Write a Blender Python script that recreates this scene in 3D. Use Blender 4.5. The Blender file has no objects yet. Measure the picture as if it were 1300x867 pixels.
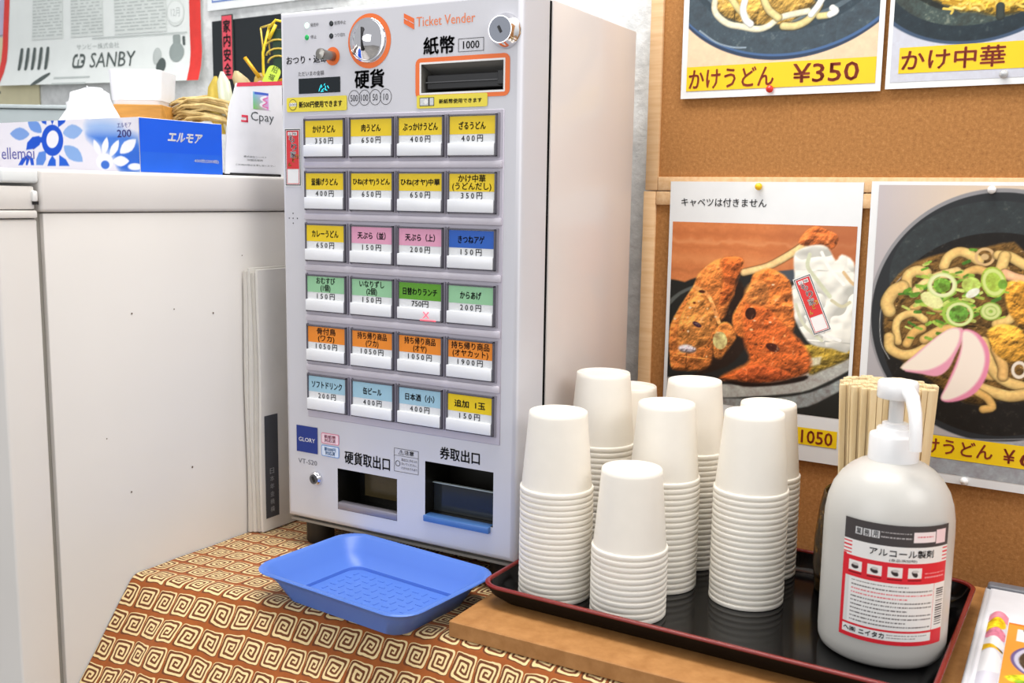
import bpy, bmesh, math, random
import numpy as np
from mathutils import Vector, Matrix
sc = bpy.context.scene
COL = sc.collection
random.seed(7)
# ------------------------------------------------------------------ camera, light, exposure
# world axes: X along the ticket machine's front, Y into the room's back wall, Z up from the table top (metres)
cam = bpy.data.cameras.new('camera'); cam_o = bpy.data.objects.new('camera', cam); COL.objects.link(cam_o)
cx = Vector((0.8708, 0.491412, 0.014903)); cu = Vector((-0.08298, 0.117031, 0.989655)); cf = Vector((-0.484584, 0.863029, -0.142688))
mm = Matrix((cx, cu, -cf)).transposed().to_4x4(); mm.translation = Vector((0.8645, -0.9524, 0.45))
cam_o.matrix_world = mm
cam.sensor_width = 36.0; cam.lens = 1274.85 / 1300 * 36; cam.clip_start = 0.05
cam.dof.use_dof = True; cam.dof.focus_distance = 1.18; cam.dof.aperture_fstop = 8.0
sc.camera = cam_o
world = bpy.data.worlds.new('World'); sc.world = world; world.use_nodes = True
world.node_tree.nodes['Background'].inputs[0].default_value = (0.965, 0.97, 1.0, 1)
world.node_tree.nodes['Background'].inputs[1].default_value = 0.56
def area_light(name, loc, target, sx, sy, power, col):
    l = bpy.data.lights.new(name, 'AREA'); l.shape = 'RECTANGLE'; l.size = sx; l.size_y = sy; l.energy = power; l.color = col
    o = bpy.data.objects.new(name, l); COL.objects.link(o); o.location = loc
    o.rotation_euler = (Vector(target) - Vector(loc)).to_track_quat('-Z', 'Y').to_euler()
    return o
area_light('ceiling_panel_light', (0.35, -0.12, 1.75), (0.35, -0.12, 0.0), 1.4, 0.4, 30, (1.0, 0.97, 0.93))
area_light('window_daylight', (-0.5, -2.9, 1.15), (0.2, 0.1, 0.2), 2.2, 1.6, 26, (0.97, 0.98, 1.0))
area_light('side_ceiling_light', (2.3, -0.6, 1.6), (0.5, 0.1, 0.3), 1.2, 0.8, 17, (1.0, 0.95, 0.92))
sc.view_settings.view_transform = 'Standard'; sc.view_settings.look = 'None'
sc.view_settings.exposure = 0.0; sc.view_settings.gamma = 1.0; sc.view_settings.use_curve_mapping = False

# ------------------------------------------------------------------ colours and materials
def lin(c):
    if isinstance(c, str): c = tuple(int(c[i:i+2], 16) / 255 for i in (0, 2, 4))
    return tuple((v / 12.92 if v <= 0.04045 else ((v + 0.055) / 1.055) ** 2.4) for v in c[:3])
MATS = {}
def mat(name, col, rough=0.5, metal=0.0, var=0.04, scale=30.0, bump=0.0, bscale=200.0, coat=0.0, emit=0.0, trans=0.0, alpha=1.0, sss=0.0, spec=None):
    if name in MATS: return MATS[name]
    m = bpy.data.materials.new(name); m.use_nodes = True; nt = m.node_tree; b = nt.nodes['Principled BSDF']
    c = lin(col); b.inputs['Roughness'].default_value = rough; b.inputs['Metallic'].default_value = metal
    if coat: b.inputs['Coat Weight'].default_value = coat; b.inputs['Coat Roughness'].default_value = 0.08
    if trans: b.inputs['Transmission Weight'].default_value = trans
    if sss: b.inputs['Subsurface Weight'].default_value = sss; b.inputs['Subsurface Radius'].default_value = (.02, .02, .02); b.inputs['Subsurface Scale'].default_value = 0.5
    if spec is not None: b.inputs['Specular IOR Level'].default_value = spec
    b.inputs['Alpha'].default_value = alpha
    tc = nt.nodes.new('ShaderNodeTexCoord')
    if var:
        n = nt.nodes.new('ShaderNodeTexNoise'); n.inputs['Scale'].default_value = scale; n.inputs['Detail'].default_value = 3
        r = nt.nodes.new('ShaderNodeValToRGB')
        r.color_ramp.elements[0].position = 0.3; r.color_ramp.elements[1].position = 0.7
        r.color_ramp.elements[0].color = (*[v * (1 - var) for v in c], 1); r.color_ramp.elements[1].color = (*[min(1, v * (1 + var)) for v in c], 1)
        nt.links.new(tc.outputs['Object'], n.inputs['Vector']); nt.links.new(n.outputs['Fac'], r.inputs[0]); nt.links.new(r.outputs[0], b.inputs['Base Color'])
    else: b.inputs['Base Color'].default_value = (*c, 1)
    if bump:
        n2 = nt.nodes.new('ShaderNodeTexNoise'); n2.inputs['Scale'].default_value = bscale; n2.inputs['Detail'].default_value = 4
        bp = nt.nodes.new('ShaderNodeBump'); bp.inputs['Strength'].default_value = bump; bp.inputs['Distance'].default_value = 0.002
        nt.links.new(tc.outputs['Object'], n2.inputs['Vector']); nt.links.new(n2.outputs['Fac'], bp.inputs['Height']); nt.links.new(bp.outputs[0], b.inputs['Normal'])
    if emit: b.inputs['Emission Color'].default_value = (*c, 1); b.inputs['Emission Strength'].default_value = emit
    MATS[name] = m; return m
def noise_mat(name, stops, scale, rough=0.7, stretch=(1, 1, 1), detail=6, bump=0.3, dist=0.002, nrough=0.6):
    """noise through a colour ramp: cork, wood grain, wall paper"""
    if name in MATS: return MATS[name]
    m = bpy.data.materials.new(name); m.use_nodes = True; nt = m.node_tree; b = nt.nodes['Principled BSDF']; b.inputs['Roughness'].default_value = rough
    tc = nt.nodes.new('ShaderNodeTexCoord'); mp = nt.nodes.new('ShaderNodeMapping'); mp.inputs['Scale'].default_value = stretch
    n = nt.nodes.new('ShaderNodeTexNoise'); n.inputs['Scale'].default_value = scale; n.inputs['Detail'].default_value = detail; n.inputs['Roughness'].default_value = nrough
    r = nt.nodes.new('ShaderNodeValToRGB')
    while len(r.color_ramp.elements) < len(stops): r.color_ramp.elements.new(0.5)
    for e, (p, c) in zip(r.color_ramp.elements, stops): e.position = p; e.color = (*lin(c), 1)
    nt.links.new(tc.outputs['Object'], mp.inputs[0]); nt.links.new(mp.outputs[0], n.inputs['Vector']); nt.links.new(n.outputs['Fac'], r.inputs[0]); nt.links.new(r.outputs[0], b.inputs['Base Color'])
    if bump:
        bp = nt.nodes.new('ShaderNodeBump'); bp.inputs['Strength'].default_value = bump; bp.inputs['Distance'].default_value = dist
        nt.links.new(n.outputs['Fac'], bp.inputs['Height']); nt.links.new(bp.outputs[0], b.inputs['Normal'])
    MATS[name] = m; return m
def print_mat(name, rough=0.35, coat=0.0):
    if name in MATS: return MATS[name]
    m = bpy.data.materials.new(name); m.use_nodes = True; nt = m.node_tree; b = nt.nodes['Principled BSDF']
    a = nt.nodes.new('ShaderNodeVertexColor'); a.layer_name = 'print'; b.inputs['Roughness'].default_value = rough; b.inputs['Coat Weight'].default_value = coat; b.inputs['Specular IOR Level'].default_value = .18
    nt.links.new(a.outputs['Color'], b.inputs['Base Color']); MATS[name] = m; return m

# ------------------------------------------------------------------ mesh helpers
class MB:
    """collects polygons with a material each; build() links them as ONE mesh object"""
    def __init__(s): s.v = []; s.f = []; s.m = []; s.mats = []
    def mi(s, m):
        if m not in s.mats: s.mats.append(m)
        return s.mats.index(m)
    def add(s, verts, faces, m):
        o = len(s.v); k = s.mi(m); s.v.extend([tuple(p) for p in verts]); s.f.extend([tuple(i + o for i in f) for f in faces]); s.m.extend([k] * len(faces))
    def quad(s, a, b, c, d, m): s.add([a, b, c, d], [(0, 1, 2, 3)], m)
    def box(s, x0, x1, y0, y1, z0, z1, m, bev=0.0, seg=2):
        bm = bmesh.new(); r = bmesh.ops.create_cube(bm, size=1.0)
        for v in bm.verts: v.co = ((x0 + x1) / 2 + v.co.x * (x1 - x0), (y0 + y1) / 2 + v.co.y * (y1 - y0), (z0 + z1) / 2 + v.co.z * (z1 - z0))
        if bev: bmesh.ops.bevel(bm, geom=list(bm.edges), offset=bev, segments=seg, profile=0.5, affect='EDGES')
        s.bm(bm, m)
    def bm(s, bm, m, M=None):
        bm.verts.index_update(); vs = [((M @ v.co) if M else v.co)[:] for v in bm.verts]
        s.add(vs, [[v.index for v in f.verts] for f in bm.faces], m); bm.free()
    def lathe(s, prof, m, n=32, cx=0, cy=0, sx=1, sy=1, axis='z', cap0=False, cap1=False):
        vs = []; N = len(prof)
        for i in range(n):
            t = 2 * math.pi * i / n
            for r, z in prof:
                a, b = cx + r * math.cos(t) * sx, cy + r * math.sin(t) * sy
                vs.append((a, b, z) if axis == 'z' else (a, z, b))
        fs = []
        for i in range(n):
            j = (i + 1) % n
            for k in range(N - 1):
                q = (i * N + k, j * N + k, j * N + k + 1, i * N + k + 1)
                fs.append(q if axis == 'z' else q[::-1])
        if cap0: q = [i * N for i in range(n)]; fs.append(q[::-1] if axis == 'z' else q)
        if cap1: q = [i * N + N - 1 for i in range(n)]; fs.append(q if axis == 'z' else q[::-1])
        s.add(vs, fs, m)
    def tube(s, pts, r, m, n=8, closed=False, cap=True):
        pts = [Vector(p) for p in pts]; N = len(pts); vs = []
        rr = r if isinstance(r, (list, tuple)) else [r] * N
        up = None
        for i, p in enumerate(pts):
            if closed: t = (pts[(i + 1) % N] - pts[i - 1]).normalized()
            else: t = (pts[min(i + 1, N - 1)] - pts[max(i - 1, 0)]).normalized()
            if up is None: up = t.orthogonal().normalized()
            up = (up - t * up.dot(t)).normalized(); w = t.cross(up)
            for k in range(n):
                a = 2 * math.pi * k / n; vs.append(p + (up * math.cos(a) + w * math.sin(a)) * rr[i])
        fs = []
        for i in range(N if closed else N - 1):
            j = (i + 1) % N
            for k in range(n): fs.append((i * n + k, i * n + (k + 1) % n, j * n + (k + 1) % n, j * n + k))
        if cap and not closed: fs.append(tuple(range(n))[::-1]); fs.append(tuple((N - 1) * n + k for k in range(n)))
        s.add(vs, fs, m)
    def loops(s, rings, m, cap0=False, cap1=False):
        """rings: lists of equal length closed loops, skinned together"""
        n = len(rings[0]); vs = [p for r in rings for p in r]; fs = []
        for i in range(len(rings) - 1):
            for k in range(n): fs.append((i * n + k, i * n + (k + 1) % n, (i + 1) * n + (k + 1) % n, (i + 1) * n + k))
        if cap0: fs.append(tuple(range(n))[::-1])
        if cap1: fs.append(tuple((len(rings) - 1) * n + k for k in range(n)))
        s.add(vs, fs, m)
    def text(s, txt, x0, x1, z0, z1, m, fmap, bold=0.0, keep=False):
        vs, fs = text_shape(txt, 0)
        w = x1 - x0; h = z1 - z0; lines = txt.count('\n') + 1
        if keep:   # keep the type's own proportions, centred
            asp = text_aspect[(txt, 0)]; ww = min(w, h * asp); hh = ww / asp
            x0 += (w - ww) / 2; z0 += (h - hh) / 2; w, h = ww, hh
        e = bold * h / lines * 1.6
        for ex, ez in (((-e, 0), (e, 0), (0, e), (0, -e)) if bold else ((0, 0),)):
            s.add([fmap(x0 + ex + a * w, z0 + ez + b * h) for a, b in vs], fs, m)
    def rect(s, x0, x1, z0, z1, m, fmap, r=0.0):
        if not r: pts = [(x0, z0), (x1, z0), (x1, z1), (x0, z1)]
        else:
            pts = []
            for cx_, cz_, a0 in ((x1 - r, z0 + r, -90), (x1 - r, z1 - r, 0), (x0 + r, z1 - r, 90), (x0 + r, z0 + r, 180)):
                for k in range(5): a = math.radians(a0 + 22.5 * k); pts.append((cx_ + r * math.cos(a), cz_ + r * math.sin(a)))
        s.add([fmap(*p) for p in pts], [tuple(range(len(pts)))], m)
    def frame(s, x0, x1, z0, z1, t, m, fmap, r=0.0):
        """flat rectangular outline of width t"""
        def ring(e):
            rr = max(r - e, 0.00001); pts = []
            for cx_, cz_, a0 in ((x1 - e - rr, z0 + e + rr, -90), (x1 - e - rr, z1 - e - rr, 0), (x0 + e + rr, z1 - e - rr, 90), (x0 + e + rr, z0 + e + rr, 180)):
                for k in range(5): a = math.radians(a0 + 22.5 * k); pts.append((cx_ + rr * math.cos(a), cz_ + rr * math.sin(a)))
            return [fmap(*p) for p in pts]
        A, B = ring(0), ring(t); n = len(A)
        s.add(A + B, [(k, (k + 1) % n, n + (k + 1) % n, n + k) for k in range(n)], m)
    def disc(s, x, z, rx, m, fmap, rz=None, n=24, inner=0.0):
        rz = rz or rx
        P = [(x + rx * math.cos(2 * math.pi * k / n), z + rz * math.sin(2 * math.pi * k / n)) for k in range(n)]
        if not inner: s.add([fmap(*p) for p in P], [tuple(range(n))], m)
        else:
            Q = [(x + (p[0] - x) * inner, z + (p[1] - z) * inner) for p in P]
            s.add([fmap(*p) for p in P + Q], [(k, (k + 1) % n, n + (k + 1) % n, n + k) for k in range(n)], m)
    def build(s, name, parent=None, smooth=False, angle=None):
        me = bpy.data.meshes.new(name); me.from_pydata(s.v, [], s.f)
        for m in s.mats: me.materials.append(m)
        me.polygons.foreach_set('material_index', s.m)
        if smooth:
            me.polygons.foreach_set('use_smooth', [True] * len(s.f))
            if angle: 
                me.update(); me.set_sharp_from_angle(angle=math.radians(angle))
        me.update()
        o = bpy.data.objects.new(name, me); COL.objects.link(o)
        if parent: o.parent = parent
        return o
text_cache = {}; text_aspect = {}
def text_shape(txt, bold):
    key = (txt, bold)
    if key in text_cache: return text_cache[key]
    cu_ = bpy.data.curves.new('t', 'FONT'); cu_.body = txt; cu_.offset = bold; cu_.resolution_u = 2; cu_.align_x = 'CENTER'; cu_.space_line = 0.95
    o = bpy.data.objects.new('t', cu_); COL.objects.link(o)
    dg = bpy.context.evaluated_depsgraph_get(); dg.update()
    me = bpy.data.meshes.new_from_object(o.evaluated_get(dg))
    vs = [(v.co.x, v.co.y) for v in me.vertices]; fs = [tuple(p.vertices) for p in me.polygons]
    bpy.data.objects.remove(o); bpy.data.curves.remove(cu_); bpy.data.meshes.remove(me)
    if not vs: vs = [(0, 0), (1, 0), (1, 1)]; fs = [(0, 1, 2)]
    xs = [v[0] for v in vs]; ys = [v[1] for v in vs]; w = max(xs) - min(xs) or 1; h = max(ys) - min(ys) or 1
    text_aspect[key] = w / h
    text_cache[key] = ([((x - min(xs)) / w, (y - min(ys)) / h) for x, y in vs], fs)
    return text_cache[key]
def tag(o, label=None, cat=None, group=None, kind=None):
    if label: o['label'] = label
    if cat: o['category'] = cat
    if group: o['group'] = group
    if kind: o['kind'] = kind
    return o
def thing(name, label, cat, loc=(0, 0, 0), rz=0.0, group=None):
    o = bpy.data.objects.new(name, None); COL.objects.link(o); o.location = loc; o.rotation_euler = (0, 0, rz); o.empty_display_size = 0.02
    return tag(o, label, cat, group)
def copy_tree(o, parent=None):
    c = o.copy(); COL.objects.link(c); c.parent = parent
    for ch in list(o.children): copy_tree(ch, c)
    return c
class Frame:
    def __init__(s, x, y, deg): s.o = Vector((x, y, 0)); s.a = math.radians(deg); s.d = Vector((math.cos(s.a), math.sin(s.a), 0)); s.n = Vector((-math.sin(s.a), math.cos(s.a), 0))
    def pt(s, x, y, z): return s.o + s.d * x + s.n * y + Vector((0, 0, z))
BOARD = Frame(0.3562, 0.3474, -2.738)      # cork surface of the notice boards: x along it, y into the wall
CABF = Frame(-0.088, -0.2942, 87.37)       # side face of the white cabinet: x away from the door, y into the cabinet

# ------------------------------------------------------------------ flat print painted as colours on a fine sheet
def smooth_noise(nx, ny, cell, seed):
    r = np.random.default_rng(seed); gx, gy = int(nx / cell) + 3, int(ny / cell) + 3; g = r.random((gy, gx))
    x = np.arange(nx) / cell; y = np.arange(ny) / cell; xi = x.astype(int); yi = y.astype(int); fx = x - xi; fy = y - yi
    fx = fx * fx * (3 - 2 * fx); fy = (fy * fy * (3 - 2 * fy))[:, None]
    a = g[np.ix_(yi, xi)]; b = g[np.ix_(yi, xi + 1)]; c = g[np.ix_(yi + 1, xi)]; d = g[np.ix_(yi + 1, xi + 1)]
    return (a * (1 - fx) + b * fx) * (1 - fy) + (c * (1 - fx) + d * fx) * fy
class Canvas:
    """w x h millimetres, origin top left"""
    def __init__(s, w, h, step, bg, seed=1):
        s.w, s.h = w, h; s.nx, s.ny = int(w / step) + 1, int(h / step) + 1; s.step = w / (s.nx - 1)
        s.X, s.Y = np.meshgrid(np.linspace(0, w, s.nx), np.linspace(0, h, s.ny))
        s.img = np.zeros((s.ny, s.nx, 3)); s.img[:] = s.c(bg); s.seed = seed; s.k = 0
        s.N = [smooth_noise(s.nx, s.ny, max(1.2, q / s.step), seed + i) for i, q in enumerate((9, 4.5, 2.2, 1.2))]
        s.NL = smooth_noise(s.nx, s.ny, 24 / s.step, seed + 9)
        s.fine = (s.N[0] * .3 + s.N[1] * .3 + s.N[2] * .25 + s.N[3] * .15 - .5) * 2
    def c(s, h): return np.array([int(h[i:i+2], 16) / 255 for i in (0, 2, 4)])
    def put(s, mask, col, tex=0.0, shade=None):
        s.k += 1; c = np.ones((s.ny, s.nx, 3)) * s.c(col)
        if tex:
            n = np.roll(s.fine, (s.k * 37 % s.ny, s.k * 53 % s.nx), (0, 1))
            c = c * (1 + tex * 1.3 * n[..., None] * np.array([.8, 1.15, 1.2]))
            hl = np.clip((n - .33) * 3, 0, 1)[..., None] * tex
            c = c * (1 - hl) + np.array([1, .9, .72]) * hl
        if shade is not None: c = c * shade[..., None]
        m = np.clip(mask, 0, 1)[..., None]; s.img = s.img * (1 - m) + np.clip(c, 0, 1) * m
    def sd_poly(s, pts):
        d = np.full(s.X.shape, 1e9); ins = np.zeros(s.X.shape, bool); n = len(pts)
        for i in range(n):
            (x1, y1), (x2, y2) = pts[i], pts[(i + 1) % n]; dx, dy = x2 - x1, y2 - y1
            t = np.clip(((s.X - x1) * dx + (s.Y - y1) * dy) / (dx * dx + dy * dy + 1e-9), 0, 1)
            d = np.minimum(d, np.hypot(s.X - x1 - t * dx, s.Y - y1 - t * dy))
            if y1 != y2: ins ^= ((y1 > s.Y) != (y2 > s.Y)) & (s.X < dx * (s.Y - y1) / (y2 - y1) + x1)
        return np.where(ins, -d, d)
    def poly(s, col, soft, tex, pts):
        if len(pts) > 4 and soft > .6:      # round the outline
            P = [Vector((*p, 0)) for p in pts]; q = []
            n = len(P)
            for i in range(n):
                a, b, c_, d_ = P[i - 1], P[i], P[(i + 1) % n], P[(i + 2) % n]
                for t in (0, .33, .66):
                    q.append(tuple((0.5 * ((2 * b) + (c_ - a) * t + (2 * a - 5 * b + 4 * c_ - d_) * t * t + (-a + 3 * b - 3 * c_ + d_) * t ** 3))[:2]))
            pts = q
        d = s.sd_poly(pts); wob = s.fine * tex * 3.0 if tex > .2 else 0
        if tex <= .25: s.put(.5 - (d + wob) / (soft + s.step), col, tex); return
        s.k += 1; r1, r2 = s.k * 41 % s.ny, s.k * 67 % s.nx; cloth = tex > .9
        big = np.roll(s.NL, (r1, r2), (0, 1)); f = np.roll(s.fine, (r1, r2), (0, 1)); n1 = np.roll(s.N[0], (r2 % s.ny, r1), (0, 1))
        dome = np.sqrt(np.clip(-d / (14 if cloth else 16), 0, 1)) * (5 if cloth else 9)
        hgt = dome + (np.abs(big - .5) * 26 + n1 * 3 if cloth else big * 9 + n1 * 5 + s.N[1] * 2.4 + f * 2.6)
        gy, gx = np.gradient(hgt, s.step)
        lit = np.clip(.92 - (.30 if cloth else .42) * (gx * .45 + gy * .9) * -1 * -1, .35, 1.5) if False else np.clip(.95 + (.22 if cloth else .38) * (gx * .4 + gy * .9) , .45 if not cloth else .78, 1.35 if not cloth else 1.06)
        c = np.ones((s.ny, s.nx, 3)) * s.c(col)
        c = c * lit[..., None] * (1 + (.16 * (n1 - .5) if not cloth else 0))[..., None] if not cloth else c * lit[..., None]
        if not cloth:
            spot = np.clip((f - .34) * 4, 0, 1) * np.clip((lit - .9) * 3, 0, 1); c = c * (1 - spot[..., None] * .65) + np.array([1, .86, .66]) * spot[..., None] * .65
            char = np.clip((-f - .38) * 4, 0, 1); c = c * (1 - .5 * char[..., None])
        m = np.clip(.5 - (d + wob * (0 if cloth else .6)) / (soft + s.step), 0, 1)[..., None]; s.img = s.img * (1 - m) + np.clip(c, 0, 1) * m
    def stroke(s, col, w, tex, pts):
        P = [Vector((*p, 0)) for p in pts]
        if len(P) > 2:
            P = [P[0] * 2 - P[1]] + P + [P[-1] * 2 - P[-2]]; q = []
            for i in range(1, len(P) - 2):
                a, b, c_, d_ = P[i - 1:i + 3]
                for t in (0, .25, .5, .75): q.append(0.5 * ((2 * b) + (c_ - a) * t + (2 * a - 5 * b + 4 * c_ - d_) * t * t + (-a + 3 * b - 3 * c_ + d_) * t ** 3))
            P = q + [P[-2]]
        d = np.full(s.X.shape, 1e9); sd = np.zeros(s.X.shape)
        for a, b in zip(P[:-1], P[1:]):
            dx, dy = b.x - a.x, b.y - a.y; t = np.clip(((s.X - a.x) * dx + (s.Y - a.y) * dy) / (dx * dx + dy * dy + 1e-9), 0, 1)
            ex, ey = s.X - a.x - t * dx, s.Y - a.y - t * dy; e = np.hypot(ex, ey); k = e < d; d = np.where(k, e, d); sd = np.where(k, ey, sd)
        if w > 5:
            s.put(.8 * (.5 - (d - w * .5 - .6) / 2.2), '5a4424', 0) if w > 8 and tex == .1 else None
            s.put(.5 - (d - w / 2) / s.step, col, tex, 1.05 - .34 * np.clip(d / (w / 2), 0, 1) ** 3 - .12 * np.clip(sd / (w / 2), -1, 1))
        else: s.put(.5 - (d - w / 2) / s.step, col, tex)
    def ell(s, col, c, rx, ry, ang=0, tex=0, ring=0):
        ca, sa = math.cos(ang), math.sin(ang); dx, dy = s.X - c[0], s.Y - c[1]
        u = (dx * ca + dy * sa) / rx; v = (-dx * sa + dy * ca) / ry; r = np.hypot(u, v); k = min(rx, ry)
        d = (r - 1) * k
        if ring: d = np.abs(d) - ring
        s.put(.5 - d / (s.step * 1.2), col, tex)
    def paint(s, feats):
        for f in feats:
            if f[0] == 'poly': s.poly(f[1], f[2], f[3], f[4])
            elif f[0] == 'str': s.stroke(f[1], f[2], f[3], f[4])
            elif f[0] == 'ell': s.ell(f[1], f[2], f[3], f[4], f[5], f[6])
            elif f[0] == 'ring': s.ell(f[1], f[2], f[3], f[4], f[5], 0, 1.6)
    def rect(s, x0, x1, y0, y1, col, tex=0):
        m = ((s.X >= x0) & (s.X <= x1) & (s.Y >= y0) & (s.Y <= y1)).astype(float); s.put(m, col, tex)
    def sheet(s, name, fmap, m, parent):
        """fmap(x_mm, y_mm arrays) -> three arrays in metres"""
        x, y, z = fmap(s.X.ravel(), s.Y.ravel()); nv = s.nx * s.ny
        co = np.stack([np.broadcast_to(x, nv), np.broadcast_to(y, nv), np.broadcast_to(z, nv)], -1).astype(np.float32)
        i = np.arange(nv).reshape(s.ny, s.nx); q = np.stack([i[1:, :-1], i[1:, 1:], i[:-1, 1:], i[:-1, :-1]], -1).reshape(-1, 4)
        me = bpy.data.meshes.new(name); me.vertices.add(nv); me.vertices.foreach_set('co', co.ravel())
        me.loops.add(q.size); me.loops.foreach_set('vertex_index', q.ravel().astype(np.int32)); me.polygons.add(len(q))
        me.polygons.foreach_set('loop_start', np.arange(0, q.size, 4, dtype=np.int32)); me.polygons.foreach_set('loop_total', np.full(len(q), 4, np.int32))
        me.update(); me.materials.append(m)
        a = me.color_attributes.new('print', 'BYTE_COLOR', 'POINT')
        rgba = np.ones((nv, 4), np.float32); rgba[:, :3] = s.img.reshape(-1, 3)
        a.data.foreach_set('color_srgb', rgba.ravel())
        me.polygons.foreach_set('use_smooth', np.ones(len(q), bool)); me.update()
        o = bpy.data.objects.new(name, me); COL.objects.link(o); o.parent = parent; return o

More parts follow.
